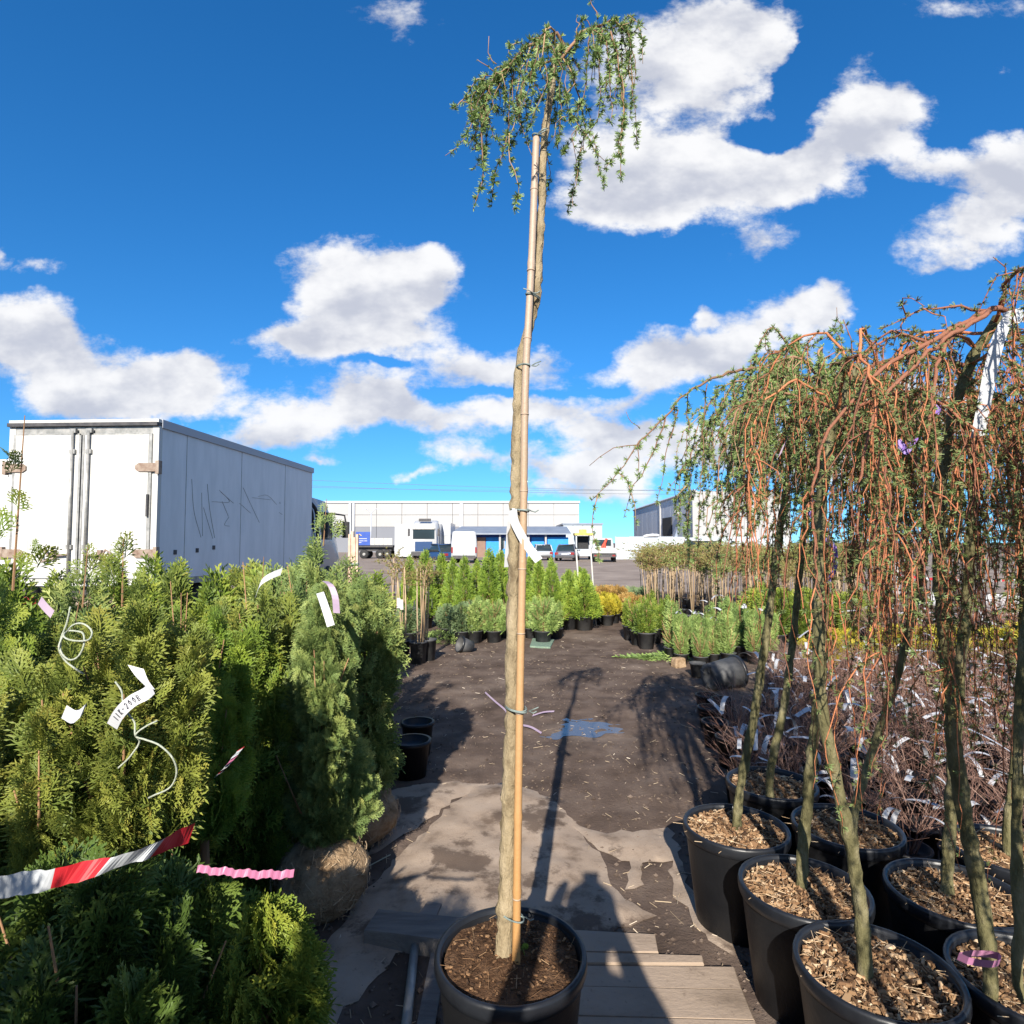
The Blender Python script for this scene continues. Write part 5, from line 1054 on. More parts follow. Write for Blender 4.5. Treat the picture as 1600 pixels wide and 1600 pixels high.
# rows further back on the left, copies of three kinds
protos = {}
for nm, m_, pr, sd in (('a', 'thuja_green', 'loose', 141), ('b', 'thuja_gold', 'loose', 142), ('c', 'thuja_blue', 'column', 143)):
    protos[nm] = C_('broad young conifer in the far rows before the white truck', 0, 4.9, 0, .32, m_, pr, 700, .15, 0, sd, .62, .45, x={'a': -2.05, 'b': -2.75, 'c': -1.75}[nm], h=1.36, wid=.05, group='conifers in the far left rows')
g = random.Random(3)
for k, (px, y) in enumerate(((60, 3.6), (150, 4.0), (230, 4.4), (340, 4.6), (430, 4.7), (20, 4.6), (130, 5.4), (240, 5.6), (330, 5.9), (400, 6.2), (470, 5.8), (520, 6.4), (560, 5.2), (590, 6.9), (540, 7.6), (450, 7.4), (370, 7.4), (280, 7.2), (180, 7.0), (90, 6.8), (15, 6.2))):
    dup(protos['abc'[g.choice((0, 0, 1, 2))]], (D(px, 850, y).x, y, 0), g.uniform(0, 6), g.uniform(.85, 1.08))

# ------------------------------------------------------------------ middle distance
def place_row(proto, spots, smin=.9, smax=1.1, seed=1, label=None, group=None):
    gg = random.Random(seed)
    for k, (px, y) in enumerate(spots):
        loc = (D(px, 850, y).x, y, 0); s_ = gg.uniform(smin, smax)
        if k == 0: proto.location = loc; proto.scale = (s_,) * 3; proto.rotation_euler.z = gg.uniform(0, 6)
        else: dup(proto, loc, gg.uniform(0, 6), s_, label, group)
py_ = C_('pyramid-shaped bright green potted thuja in the row before the yard', 740, 11, 868, .30, 'thuja_lime', 'cone', 900, .13, 0, 201, .7, .3, pot=(.15, .24), wid=.06, group='pyramid thujas before the yard', name='pyramid_thuja', h=1.42)
place_row(py_, [(708, 11.2), (726, 10.6), (745, 11.5), (765, 10.9), (782, 11.6), (690, 12), (842, 11.3), (862, 10.8), (833, 12.2), (665, 11.4), (640, 12.5)], .88, 1.08, 4)
py2 = C_('short wide bright green pyramid thuja standing alone by the path end', 890, 11.4, 890, .34, 'thuja_lime', 'cone', 900, .13, 0, 202, .7, .25, pot=(.18, .24), wid=.06, group='short pyramid thujas at the path end', name='pyramid_thuja', h=1.08)
place_row(py2, [(888, 11.3), (912, 11.2), (905, 12.0)], .95, 1.04, 5)
jn = C_('low spreading grey-green juniper in a pot along the path', 720, 10, 960, .32, 'juniper', 'globe', 620, .14, 0, 203, .45, .9, jit=.7, pot=(.13, .2), wid=.055, group='grey-green junipers along the path', name='juniper', cat='juniper', h=.62)
place_row(jn, [(722, 9.7), (735, 10.3), (700, 10.2), (640, 9.6)], .85, 1.0, 6)
jl = C_('bushy light green juniper in a pot before the pyramid thujas', 775, 9.9, 930, .33, 'juniper_l', 'column', 900, .11, 0, 204, .5, .5, plumes=7, pot=(.14, .2), wid=.055, group='light green junipers before the pyramid thujas', name='juniper', cat='juniper', h=.78)
place_row(jl, [(772, 9.8), (848, 9.7), (752, 10.2), (830, 10.2), (868, 10.2), (790, 10.3), (742, 9.8), (855, 10.6)], .85, 1.08, 7)
# standards with thin stems in pots
def standard(label, seed, h, group, n_st=3, crown_m='drybud', r=.1, ph=.3, twigs=36, tag_n=1):
    g = random.Random(seed); t = thing('standard_tree', label, 'potted tree', (0, 0, 0), group=group)
    obj('pot', simple_pot(r, ph), M['pot_old'], t, True)
    cr = Crown(seed)
    for k in range(n_st):
        a = g.uniform(0, 6.28); x, y = r * .5 * math.cos(a), r * .5 * math.sin(a); tx, ty = x + g.uniform(-.1, .1), y + g.uniform(-.08, .08)
        mb = MB(); mb.tube([(x, y, ph * .6), ((x + tx) / 2 + .01, (y + ty) / 2, h * .55), (tx, ty, h * .92)], [.011, .009, .006], 6, tint=g.random()); obj('stem', mb, M['stick'], t, True)
        for q in range(twigs // n_st):
            p = np.array([tx, ty, h * g.uniform(.72, .92)]); d = np.array([g.gauss(0, .13), g.gauss(0, .13), g.uniform(.02, .2)]); cr.branch([p, p + d * .6, p + d * [1.2, 1.2, .9]], .003, .0012, .035, .028, .2, 4)
    A = cr.build(t, 'brownstem', crown_m)
    for k in range(tag_n):
        mb = MB(); mb.ribbon([(.05 * (k + 1) - .07, -.05, h * .62 - .02 * k), (.055 * (k + 1) - .07, -.055, h * .62 - .14 - .02 * k)], .05, (1, .3, 0)); obj('tag', mb, M['palepost'] if k else M['white'], t)
    return t
s1 = standard('cluster of thin staked stems in a ribbed black pot on the walkway edge', 301, 1.42, 'staked stems in black pots by the walkway', 4, r=.12, ph=.3, tag_n=2)
place_row(s1, [(629, 8.2), (655, 8.1), (670, 8.3), (620, 9.6)], .95, 1.05, 8)
stems_p = [standard(['slim brown-budded standard tree on pale stems in the dense field', 'slim standard tree with fresh green crown in the dense field', 'slim brown-budded standard tree on pale stems in the dense field'][k], 310 + k, 1.5, ['brown-budded standards in the dense field', 'green-crowned standards in the dense field', 'brown-budded standards in the dense field'][k], 3, ['drybud', 'juniper_l', 'drybud'][k],   .09, .22, 84, 0) for k in range(3)]
g = random.Random(9); spots = []
for row in range(7):
    y = 10.6 + row * .95
    for k in range(16):
        px = 1006 + k * (330 / 15) + g.uniform(-9, 9)
        if px < 1000 + row * 0 or (row < 1 and px < 1090): continue
        spots.append((px, y + g.uniform(-.25, .25)))
for q in range(3):
    place_row(stems_p[q], spots[q::3], .82, 1.1, 20 + q)
# right-hand mid rows
dk = C_('dark green bushy shrub in a black pot at the path bend', 1000, 9.6, 960, .2, 'thuja_green', 'column', 460, .10, 0, 205, .6, .4, plumes=6, pot=(.13, .24), wid=.06, group='dark bushy shrubs at the path bend', name='potted_shrub', cat='shrub', h=.72)
place_row(dk, [(984, 10.0), (996, 9.5), (1008, 9.2), (1020, 9.7), (1005, 10.2), (1030, 10.3), (1015, 10.8), (1045, 10.0)], .9, 1.06, 10)
cj = C_('upright feathery light green juniper with white label by the dropped pot', 1060, 8, 950, .15, 'juniper_l', 'column', 620, .10, 0, 206, .85, .3, plumes=7, pot=(.1, .16), wid=.045, group='upright feathery junipers by the dropped pot', name='upright_juniper', cat='juniper', h=.78)
obj('tag', tag_strip((.02, -.1, .72), (-.6, -.5, .5), .2, .035, 1.9, 1), M['white'], cj)
place_row(cj, [(1062, 8.0), (1048, 8.3), (1092, 7.8), (1112, 8.1), (1135, 8.0), (1078, 8.6), (1105, 8.9), (1155, 8.5), (1130, 8.8), (1175, 8.1), (1165, 9.1), (1190, 8.8), (1060, 9.2), (1085, 9.5), (1110, 9.7), (1140, 9.6), (1200, 8.2)], .72, 1.15, 11)
dg = C_('round dark green shrub behind the feathery junipers', 1170, 10, 930, .34, 'thuja_green', 'globe', 520, .14, 0, 207, .5, .45, pot=(.14, .2), wid=.055, group='round dark shrubs behind the junipers', name='round_shrub', cat='shrub', h=.85)
place_row(dg, [(1180, 9.8), (1210, 9.3), (1240, 9.6), (1225, 10.4), (1195, 10.8), (1265, 9.8), (1290, 10.2), (1320, 9.9), (1350, 10.5)], .85, 1.1, 12)
yl = C_('yellow-green fine-leaved shrub in the strip behind the bare shrubs', 1330, 7.4, 970, .2, 'yellowleaf', 'bowl', 420, .10, 0, 208, .75, .4, pot=(.1, .16), wid=.05, group='yellow-green shrubs behind the bare ones', name='yellow_shrub', cat='shrub', h=.52)
g = random.Random(12); place_row(yl, [(1262 + k * 30 + g.uniform(-8, 8), 6.9 + .42 * (k % 3) + g.uniform(-.1, .1)) for k in range(16)], .85, 1.1, 13)
y2 = C_('bright yellow low shrub in a small pot at the path end', 945, 11.6, 940, .22, 'yellowleaf', 'globe', 360, .11, 0, 209, .6, .3, pot=(.13, .2), wid=.06, group='bright yellow shrubs at the path end', name='yellow_shrub', cat='shrub', h=.52)
place_row(y2, [(936, 12.0), (948, 11.8), (958, 12.1), (942, 12.8), (955, 12.9)], .9, 1.05, 14)
og = C_('orange-tinged low shrub behind the bright yellow ones', 950, 13.5, 925, .24, 'orangeleaf', 'globe', 320, .12, 0, 210, .6, .4, pot=(.13, .18), wid=.06, group='orange-tinged shrubs at the path end', name='orange_shrub', cat='shrub', h=.5)
place_row(og, [(940, 14.2), (952, 14.5), (965, 14.2), (978, 12.2), (990, 11.9), (1002, 12.3)], .9, 1.1, 15)
gl = C_('low green ground-covering juniper beyond the orange shrubs', 985, 15, 930, .4, 'juniper', 'globe', 360, .15, 0, 211, .35, .4, pot=(.14, .16), wid=.06, group='low junipers beyond the orange shrubs', name='juniper', cat='juniper', h=.42)
place_row(gl, [(970, 15.2), (985, 15.6), (1000, 15.0), (938, 16.2), (952, 16.6), (1010, 15.8), (885, 14.5)], .85, 1.15, 16)
# white marker poles near the path end
for px, pt in ((900, 858), (922, 845)):
    y = 11.75; a = D(px, pt, y); mb = MB(); b = D(px + 9, 935, y); mb.tube([(a.x, y, a.z), (b.x, y, -.03)], .016, 8); tag(obj('marker_pole', mb, M['palepost'], smooth=True), 'white leaning marker pole among the thujas at the path end', 'pole', 'white marker poles at the path end')

# ------------------------------------------------------------------ bare shrubs with white labels on the right
def bare_shrub(seed):
    g = random.Random(seed); t = thing('bare_shrub', 'leafless red-brown twiggy shrub in a small pot with white paper labels', 'shrub', (0, 0, 0), group='bare twiggy shrubs with white labels')
    obj('pot', simple_pot(.105, .19), M['pot'], t, True)
    mb = MB()
    for k in range(24):
        a = g.uniform(0, 6.28); x, y = .04 * math.cos(a) * g.random(), .04 * math.sin(a) * g.random(); L = g.uniform(.14, .36); sx, sy = math.cos(a) * g.uniform(.05, .30), math.sin(a) * g.uniform(.05, .30)
        P = [(x, y, .15), (x + sx * .4, y + sy * .4, .17 + L * .5), (x + sx + g.gauss(0, .02), y + sy + g.gauss(0, .02), .17 + L)]; tt = g.random(); Q = smoothpath(P, 7); mb.tube(Q, np.linspace(.0026, .0009, 7), 4, False, tint=tt)
        for q in range(4):
            p = Q[g.randint(2, 5)]; d = np.array([g.gauss(sx * .3, .05), g.gauss(sy * .3, .05), g.uniform(.02, .11)]); mb.tube([p, p + d * .6, p + d], [.0013, .001, .0008], 3, False, tint=tt)
    obj('stems', mb, M['barestem'], t)
    for k in range(g.choice((3, 4, 5))):
        a = g.uniform(0, 6.28); z = g.uniform(.26, .50); p = (.08 * math.cos(a), .08 * math.sin(a), z); obj('label_strip', tag_strip(p, (math.cos(a), math.sin(a), g.uniform(-.2, .9)), g.uniform(.10, .20), .027, g.uniform(.2, 2.6), seed + k), M['white'], t)
    return t
bs = [bare_shrub(400 + k) for k in range(7)]
g = random.Random(17); cnt = 0; used = set()
occ = [(.95, 2.62), (1.30, 3.08), (1.42, 2.62), (1.56, 2.18), (1.96, 2.42), (1.5, 1.72)]
for row in range(15):
    y = 2.55 + row * .30
    x = (.335 * y + .1 if y > 3.4 else 1.75) + (.10 if row % 2 else 0) + (.42 if y > 5.7 else 0)
    while x < min(5.6, y * .93 + .35):
        xx, yy = x + g.uniform(-.04, .04), y + g.uniform(-.04, .04); x += .285
        if any(math.hypot(xx - a, yy - b) < .35 for a, b in occ): continue
        if yy > 4.9 and yy < 7.0 and xx / yy < .425: continue
        if cnt >= 150: break
        k = g.randrange(7); s_ = g.uniform(.88, 1.15)
        if k not in used: used.add(k); bs[k].location = (xx, yy, gh(xx, yy)); bs[k].scale = (s_,) * 3; bs[k].rotation_euler.z = g.uniform(0, 6)
        else: dup(bs[k], (xx, yy, gh(xx, yy)), g.uniform(0, 6), s_)
        cnt += 1
far_s = bs[0]
for k in range(26):
    y = 8.2 + g.random() * 2.2; px = 1330 + 270 * g.random(); dup(bs[g.randrange(7)], (D(px, 850, y).x, y, 0), g.uniform(0, 6), g.uniform(1.1, 1.5), 'taller bare twiggy shrub with white labels, beyond the yellow-green shrubs', 'tall bare shrubs beyond the yellow-green ones')

# ------------------------------------------------------------------ dropped pots, sacks, cuttings
def lying_pot(label, px, py, r, h, heading, tilt=R(84), extra=None):
    c = G(px, py); t = thing('dropped_pot', label, 'pot', (c.x, c.y, r * .82)); rot = (Matrix.Rotation(heading, 3, 'Z') @ Matrix.Rotation(tilt, 3, 'Y')).to_euler(); t.rotation_euler = rot
    mb = MB(); mb.lathe([(.001, -h / 2 + .012), (r * .45, -h / 2 + .012), (r * .5, -h / 2), (r * .82, -h / 2), (r * .9, 0), (r * .985, h / 2), (r * .95, h / 2), (r * .87, 0), (r * .78, -h / 2 + .02), (.001, -h / 2 + .022)], 36); obj('pot', mb, M['pot_old'], t, True)
    mb = MB(); mb.lathe([(r * .98, h / 2 - .03), (r * 1.05, h / 2 - .025), (r * 1.05, h / 2 + .004), (r * .97, h / 2 + .004), (r * .955, h / 2 - .02)], 36); obj('rim', mb, M['potrim'], t, True)
    for k in range(4):
        a = k * math.pi / 2 + .4; mb = MB(); mb.box((r * .6 * math.cos(a), r * .6 * math.sin(a), -h / 2 - .004), (r * .42, .02, .012), Matrix.Rotation(a, 3, 'Z')); obj('foot_rib', mb, M['pot_old'], t)
    if extra:
        mb = MB(); mb.tube([(r * 1.04 * math.cos(x), r * 1.04 * math.sin(x), h / 2 + .02 + .12 * math.sin(x / 2)) for x in np.linspace(.6, 3.6, 20)], .005, 6); obj('wire_handle', mb, M['darksteel'], t, True)
    return t
lying_pot('large empty black pot lying on its side beside the bare shrubs', 1130, 1074, .175, .38, R(18), extra=True)
lying_pot('small black pot tipped over beside the grey-green junipers', 727, 1019, .115, .2, R(-150), R(70))
def bucket(label, px, py, r, h, m='pot_old'):
    c = G(px, py); t = thing('nursery_pot', label, 'pot', (c.x, c.y, 0)); obj('pot', simple_pot(r, h, 24), M[m], t, True); mb = MB(); mb.lathe([(r * .98, h - .02), (r * 1.07, h - .018), (r * 1.07, h + .004), (r * .93, h + .004)], 24); obj('rim', mb, M[m], t, True); return t
bucket('empty square-looking grey pot standing beside the large lying pot', 1090, 1056, .09, .16)
bucket('dark empty pot in the thuja shade at the walkway edge', 642, 1212, .13, .24, 'pot')
bucket('second dark pot tucked behind the one in the thuja shade', 652, 1178, .12, .24, 'pot')
for px, py in ((1110, 1140), (1118, 1165), (1130, 1125), (1105, 1118)): tag(bucket('x', px, py, .1, .19, 'pot'), 'dark small pot on the shaded edge of the bare shrubs', 'pot', 'dark pots at the edge of the bare shrubs')
mb = MB(); c = G(1060, 1042); mb.box((0, 0, .055), (.17, .13, .13), Matrix.Rotation(.4, 3, 'Z'), taper=.9); o = tag(obj('rootball_block', mb, M['burlap']), 'small tan square block of roots between pots and cut branches', 'root block'); o.location = (c.x, c.y, 0)
bv = o.modifiers.new('b', 'BEVEL'); bv.width = .02; bv.segments = 2
c = G(1022, 1030); mb = foliage(.9, .2, 130, .2, 0, 'cone', 501, .9, .3, 0, .3, wid=.05); v = np.concatenate(mb.v); mb.v = [np.stack([v[:, 2] - .45, v[:, 0] * 1.0, np.abs(v[:, 1]) * .5], -1).astype(np.float32)]
o = tag(obj('cut_branches', mb, M['juniper_l']), 'heap of cut yellow-green conifer branches lying on the soil', 'branches'); o.location = (c.x, c.y, .0); o.rotation_euler.z = R(165)
c = G(690, 1003); mb = foliage(.5, .25, 120, .16, 0, 'globe', 502, .3, .3, -.1, .3, wid=.05); o = tag(obj('cut_branches', mb, M['juniper_l']), 'flattened light green cutting beside the tipped small pot', 'branches'); o.location = (c.x, c.y, 0); o.scale = (1, 1, .45)
P = [G(*q) for q in ((828, 1012), (860, 1014), (866, 1002), (832, 1000))]; mb = MB(); mb.add([[p.x, p.y, 0.0] for p in P] + [[p.x, p.y, .03] for p in P], f4=[[4, 5, 6, 7], [0, 1, 5, 4], [1, 2, 6, 5], [2, 3, 7, 6], [3, 0, 4, 7]]); tag(obj('green_sack', mb, M['green_sack']), 'flat green woven sack lying before the light green junipers', 'sack')
# white sheets far right among plants
for (px, py, y, w_, h_) in ((1575, 945, 11, .9, .35), (1395, 905, 13.5, .4, .8), (1450, 935, 12.5, .5, .3)):
    p = D(px, py, y); mb = MB(); gg = random.Random(px); pts = []
    for a in range(9):
        for b in range(6): pts.append((p.x + (a / 8 - .5) * w_, y + gg.gauss(0, .04) + .1 * math.sin(a), p.z + (b / 5 - .5) * h_ + gg.gauss(0, .015)))
    i_ = (np.arange(8)[:, None] * 6 + np.arange(5)[None]).ravel(); mb.add(pts, f4=np.stack([i_, i_ + 1, i_ + 7, i_ + 6], -1)); tag(obj('fleece_cover', mb, M['white'], smooth=True), 'crumpled white fleece draped over plants beyond the bare shrubs', 'fleece', 'white fleeces beyond the bare shrubs')
mb = MB(); a = D(1390, 897, 12); b = D(1640, 900, 12)
for k in range(40):
    t0, t1 = k / 40, (k + 1) / 40; f = lambda t_: (a.x + (b.x - a.x) * t_, 12, a.z + (b.z - a.z) * t_ - .12 * math.sin(math.pi * t_)); mb.ribbon([f(t0), f(t1)], .05, (0, .1, 1), tint=.0 if k % 2 else .4)
tag(obj('barrier_tape', mb, M['tape']), 'far red and white barrier tape strung above the plants on the right', 'tape')

# ------------------------------------------------------------------ barrier tape, twine and labels on the left
def tape(label, pts, w_, seglen, side, tints):
    Q = smoothpath(pts, 60); d = np.concatenate([[0], np.cumsum(np.linalg.norm(np.diff(Q, axis=0), axis=1))]); S = smoothpath(side, 60) if np.array(side).ndim == 2 else np.repeat(np.array([side], float), 60, 0)
    mb = MB()
    Q[:, 1] += .002 * np.sin(np.arange(60) * 1.3) + .003 * np.sin(np.arange(60) * .47); S = S + np.stack([.03 * np.sin(np.arange(60) * .9), .22 * np.sin(np.arange(60) * .42), np.zeros(60)], -1)
    for k in range(59): mb.ribbon(Q[k:k + 2], w_, S[k:k + 2], tint=tints[int(d[k] / seglen) % len(tints)])
    return tag(obj('barrier_tape', mb, M['tape']), label, 'tape')
P = [D(*q) for q in ((-60, 1392, 1.06), (0, 1386, 1.05), (60, 1377, 1.04), (130, 1362, 1.04), (190, 1345, 1.05), (235, 1330, 1.08), (265, 1315, 1.12), (298, 1303, 1.16))]
tape('red and white barrier tape stretched across the front thujas', P, .036, .085, [(0.1, .1, 1), (.1, .1, 1), (0, .2, 1), (-.05, .3, 1), (.1, .1, 1), (.4, .2, .8), (.6, .1, .7), (.2, .3, .9)], [0, 0, .4, 0, .4])
P = [D(*q) for q in ((308, 1358, 1.22), (350, 1362, 1.20), (400, 1366, 1.17), (458, 1366, 1.13))]
tape('loose pink end of tape sticking out of the low thuja', P, .013, .5, (0, .5, 1), [.7])
P = [D(*q) for q in ((340, 1212, 1.68), (352, 1200, 1.66), (362, 1188, 1.65), (376, 1170, 1.66))]
tape('short knotted scrap of red and white tape on the lime thuja', P, .024, .022, (.8, 0, .5), [0, .4, 0, .7])
def twine(label, pl, r_=.002):
    mb = MB(); mb.tube(smoothpath([D(*q) for q in pl], 70), r_, 8); return tag(obj('twine', mb, M['twine'], smooth=True), label, 'twine')
y0 = 1.37
twine('pale twine knotted in round loops hanging on the golden thuja', [(110, 948, y0), (104, 975, y0), (95, 1000, y0), (96, 1020, y0 - .01), (106, 1030, y0 - .01), (122, 1026, y0 - .02), (131, 1008, y0 - .02), (130, 990, y0 - .01), (118, 986, y0), (105, 986, y0 + .01), (100, 995, y0 - .02), (115, 1001, y0 - .03), (138, 1000, y0 - .02), (143, 985, y0), (135, 977, y0), (112, 978, y0 + .01), (98, 995, y0), (92, 1010, y0 - .01), (100, 1030, y0), (118, 1045, y0), (130, 1053, y0 + .02)])
twine('pale twine curling below the handwritten label', [(180, 1065, y0), (190, 1080, y0), (192, 1096, y0), (200, 1115, y0), (210, 1128, y0), (212, 1150, y0 - .01), (225, 1155, y0 - .02), (250, 1165, y0 - .03), (270, 1185, y0 - .03), (276, 1205, y0 - .02), (268, 1228, y0 - .01), (240, 1243, y0), (232, 1247, y0 + .02)])
twine('short knotted twine ends under the handwritten label', [(246, 1126, y0), (228, 1135, y0 - .01), (212, 1148, y0 - .015), (218, 1158, y0), (205, 1180, y0), (185, 1200, y0 + .01)], .002)
# handwritten label strip
lb = thing('label_tag', 'white label strip with handwriting tied to the golden thuja', 'label', (0, 0, 0))
P = [D(*q) for q in ((238, 1075, y0), (228, 1084, y0 - .012), (210, 1093, y0 - .02), (195, 1105, y0 - .024), (184, 1118, y0 - .02), (175, 1135, y0 - .01))]
Q = smoothpath(P, 16); sd = np.stack([np.linspace(-.5, -.88, 16), np.full(16, .1), np.linspace(.85, .47, 16)], -1); mb = MB(); mb.ribbon(Q, .028, sd); obj('strip', mb, M['white'], lb)
P2 = [D(*q) for q in ((212, 1042, y0), (222, 1060, y0 - .005), (236, 1076, y0 - .005))]; mb = MB(); mb.ribbon(smoothpath(P2, 8), np.linspace(.036, .018, 8), (1, .1, -.3)); obj('strip_end', mb, M['white'], lb)
glyph = {'2': [[(0, .8), (.3, 1), (.6, .8), (.5, .5), (0, 0), (.6, 0)]], '0': [[(.3, 1), (.02, .5), (.3, 0), (.58, .5), (.3, 1)]], 'B': [[(0, 0), (0, 1), (.45, .9), (.4, .6), (0, .52), (.55, .35), (.45, .05), (0, 0)]], 'I': [[(.1, 0), (.1, 1)]], 'K': [[(0, 0), (0, 1)], [(.5, 1), (0, .5), (.55, 0)]], '-': [[(0, .5), (.4, .5)]]}
Qa = np.array(Q); nrm = np.array([0, -1., 0])
def onstrip(u_, v_):   # u along the strip 0..1, v across -.5...5
    x = u_ * 15; i_ = min(14, int(x)); p = Qa[i_] + (Qa[i_ + 1] - Qa[i_]) * (x - i_); s_ = sd[i_] / np.linalg.norm(sd[i_]); return p + s_ * v_ * .028 + np.array([0, -.0016, 0])
u_ = .80
for ch in 'IIK-200B':
    mb = MB()
    for st in glyph[ch]: mb.tube([onstrip(u_ - .06 * a, -.25 + .5 * b) for a, b in st], .0008, 4)
    obj('lettering', mb, M['ink'], lb); u_ -= .075
def ltag(label, pl, w_, side, m='white', name='label_tag'):
    mb = MB(); mb.ribbon(smoothpath([D(*q) for q in pl], 10), w_, side); return tag(obj(name, mb, M[m]), label, 'label')
ltag('crumpled white label on the golden thuja stem', [(100, 1112, y0), (118, 1120, y0 - .02), (130, 1110, y0 - .03), (134, 1104, y0)], .028, (.2, .3, 1))
ltag('straight white strip hanging on the blue-green thuja', [(500, 926, 2.46), (505, 940, 2.43), (511, 958, 2.41), (517, 978, 2.40)], .030, (1, .2, .3))
ltag('faded pink strip draped on the blue-green thuja', [(508, 908, 2.46), (517, 915, 2.43), (523, 930, 2.42), (526, 958, 2.42)], .026, (1, .2, -.1), 'lilac')
ltag('white strip arching over the bronze-tipped thuja', [(440, 893, 2.72), (425, 899, 2.7), (410, 908, 2.69), (400, 930, 2.7)], .034, (.2, .2, 1))
ltag('small lilac scrap among the conifers below the truck', [(62, 938, 2.2), (72, 950, 2.2), (82, 960, 2.2)], .03, (.5, 0, 1), 'lilac')
mb = MB(); a = [G(450, 1402), G(520, 1372), G(560, 1362), G(610, 1345)]; mb.tube(smoothpath([(p.x, p.y, .01 + .02 * (k % 2)) for k, p in enumerate(a)], 30), .0025, 6); tag(obj('twine', mb, M['twine']), 'thin string lying on the soil beside the burlap root ball', 'twine')
# scraps of tape on the soil by the puddle
for k, pl in enumerate((((758, 1083), (775, 1100), (790, 1112), (792, 1128)), ((832, 1120), (850, 1116), (866, 1113)), ((806, 1133), (830, 1140), (846, 1146)))):
    mb = MB(); pts = [G(*q) for q in pl]; mb.ribbon(smoothpath([(p.x, p.y, gh(p.x, p.y) + .012 + .01 * (q % 2)) for q, p in enumerate(pts)], 14), .03, (.3, 1, .25)); tag(obj('tape_scrap', mb, M['lilac']), 'crumpled pale scrap of tape trodden into the soil by the puddle', 'tape scrap', 'tape scraps by the puddle')

# ------------------------------------------------------------------ straw and clods on the ground
g = np.random.default_rng(31); mb = MB()
def scatter(n, ymax):
    y = 1.4 + (ymax - 1.4) * g.random(n) ** 1.3; x = g.uniform(-.75, 1.0, n) * np.minimum(y, 6) * .8 + .1; return x, y
x, y = scatter(2600, 10.5)
for i_ in range(len(x)):
    a = g.uniform(0, 3.14); l = g.uniform(.01, .05) * (1 if g.random() < .93 else 2.2); w_ = g.uniform(.0015, .004); d = np.array([math.cos(a), math.sin(a), 0]) * l / 2; s_ = np.array([-math.sin(a), math.cos(a), 0]) * w_ / 2; z = gh(x[i_], y[i_]) + .006
    p = np.array([x[i_], y[i_], z]); e = np.array([0, 0, g.uniform(0, .008)]); h_ = np.array([0, 0, w_ * .8])
    mb.add([p - d - s_, p - d + s_, p + d + s_ + e, p + d - s_ + e, p - d + h_, p + d + e + h_], f4=[[0, 4, 5, 3], [1, 2, 5, 4]], f3=[[0, 1, 4], [2, 3, 5]], tint=min(1, max(0, g.normal(.55, .25))))
tag(obj('straw_litter', mb, M['litter'], kind='stuff'), 'scattered straw and bark bits lying on the dark soil', 'litter')
mb = MB(); x, y = scatter(9000, 8.5); oc = np.array([[1, 0, 0], [-1, 0, 0], [0, 1, 0], [0, -1, 0], [0, 0, 1], [0, 0, -1.]]); of = np.array([[0, 2, 4], [2, 1, 4], [1, 3, 4], [3, 0, 4], [2, 0, 5], [1, 2, 5], [3, 1, 5], [0, 3, 5]])
for i_ in range(len(x)):
    s_ = g.uniform(.003, .011) * (1 if g.random() < .96 else 1.8); mb.add(oc * s_ * g.uniform(.6, 1.3, (6, 1)) * [1, 1, .7] + [x[i_], y[i_], gh(x[i_], y[i_]) + s_ * .3], f3=of, tint=g.random())
tag(obj('soil_clods', mb, M['clod'], kind='stuff'), 'small crumbs and clods of dark soil on the walkway', 'clods')

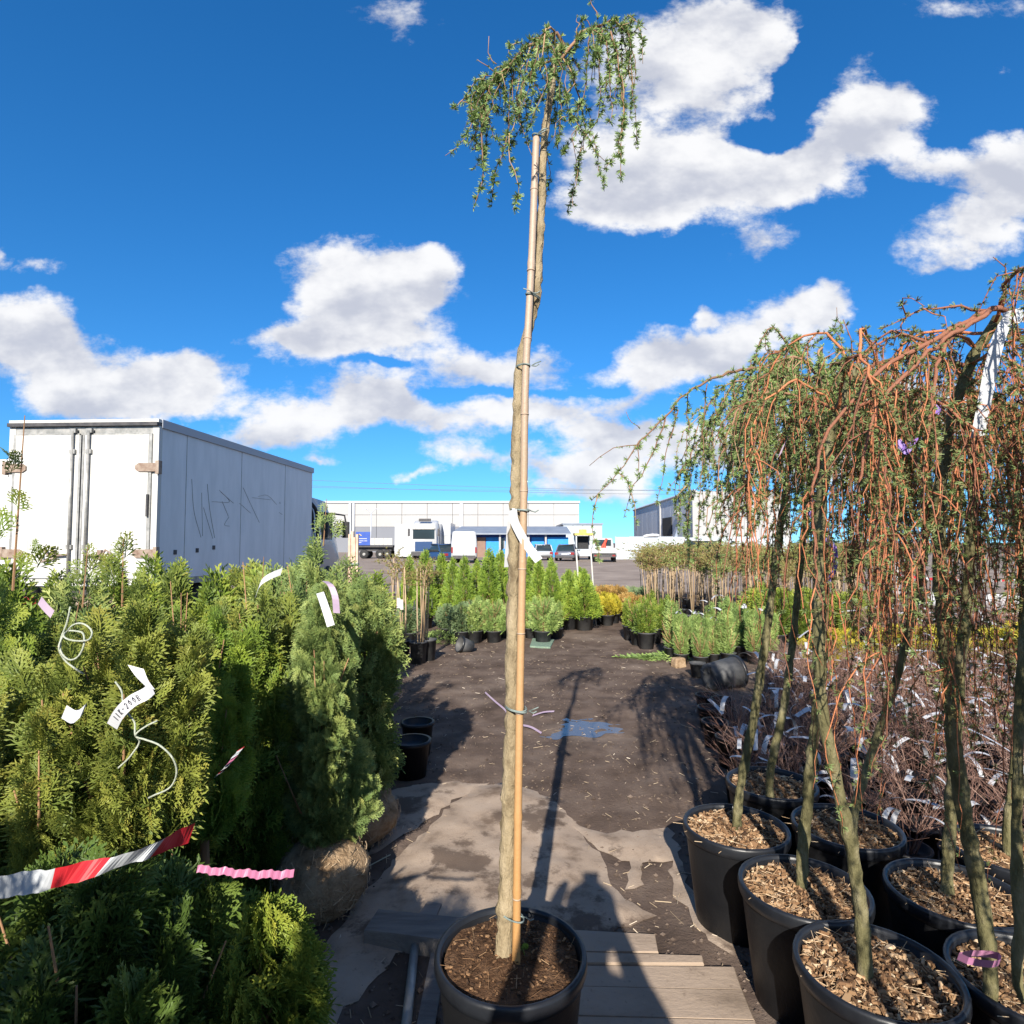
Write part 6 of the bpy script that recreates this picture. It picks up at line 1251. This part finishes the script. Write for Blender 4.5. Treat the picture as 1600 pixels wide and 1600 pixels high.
# ------------------------------------------------------------------ the photographer behind the camera
def photographer():
    base = Vector((-.05, -.44, 0))
    me = bpy.data.meshes.new('person'); V_ = []; E = []; rad = []
    def j(p, r_, par=None):
        V_.append(p); rad.append(r_); k = len(V_) - 1
        if par is not None: E.append((par, k))
        return k
    pel = j((0, 0, .95), .165); sp_ = j((0, .0, 1.15), .15, pel); ch = j((0, .0, 1.34), .17, sp_); nk = j((0, .02, 1.50), .06, ch); hd0 = j((0, .04, 1.58), .075, nk); hd = j((0, .045, 1.67), .095, hd0); hd2 = j((0, .04, 1.745), .06, hd)
    for s_ in (-1, 1):
        sh = j((s_ * .19, 0, 1.42), .075, ch); el = j((s_ * .27, .12, 1.18), .055, sh); wr = j((s_ * .115, .39, 1.52), .034, el); pm = j((s_ * .09, .425, 1.565), .034, wr)
        for q, (dz, l) in enumerate(((.03, .05), (.012, .058), (-.006, .054), (-.022, .042))):
            k1 = j((s_ * (.085 - .012), .432, 1.575 + dz), .0095, pm); k2 = j((s_ * (.075 - l * .4), .428, 1.58 + dz), .0085, k1)
        k1 = j((s_ * .085, .405, 1.60), .011, pm); k2 = j((s_ * .05, .41, 1.61), .009, k1)
        hp = j((s_ * .11, 0, .86), .12, pel); kn = j((s_ * .14, .02, .48), .075, hp); an = j((s_ * .15, -.02, .08), .05, kn); to = j((s_ * .17, .16, .045), .042, an)
    me.from_pydata(V_, E, []); o = bpy.data.objects.new('person', me); COL.objects.link(o); o.location = base
    sk = o.modifiers.new('skin', 'SKIN'); me.skin_vertices.new() if not me.skin_vertices else None
    for k, r_ in enumerate(rad): me.skin_vertices[0].data[k].radius = (r_, r_ * (.72 if k < 3 else 1))
    me.skin_vertices[0].data[0].use_root = True
    sb = o.modifiers.new('sub', 'SUBSURF'); sb.levels = 2; sb.render_levels = 2
    m_ = mat('clothes', (.03, .035, .05)); w = NT(m_.node_tree); spx = w.new('ShaderNodeSeparateXYZ'); w.l.new(w.new('ShaderNodeTexCoord').outputs['Object'], spx.inputs[0])
    w.put(w.n['Principled BSDF'].inputs['Base Color'], w.ramp(w.math('DIVIDE', spx.outputs[2], 2.0), [(0, (.02, .02, .02)), (.05, (.03, .05, .10)), (.46, (.05, .055, .07)), (.75, (.55, .36, .28)), (.855, (.05, .03, .02))], 'CONSTANT'))
    me.materials.append(m_); tag(o, 'person in a dark jacket holding up a phone to take the picture', 'person')
    mb = MB(); mb.lathe([(.001, 1.80), (.07, 1.795), (.105, 1.76), (.115, 1.70), (.112, 1.62), (.10, 1.60)], 24, (0, .03, 0)); obj('hair', mb, M['rubber'], o, True)
    ph = thing('phone', 'black smartphone held up in both hands of the person', 'phone', (0, -.02, EYE - .02)); mb = MB(); mb.box((0, 0, 0), (.075, .008, .155)); b_ = obj('body', mb, M['rubber'], ph); mb = MB(); mb.box((0, -.0046, 0), (.069, .001, .146)); obj('screen', mb, M['glass'], ph)
photographer()
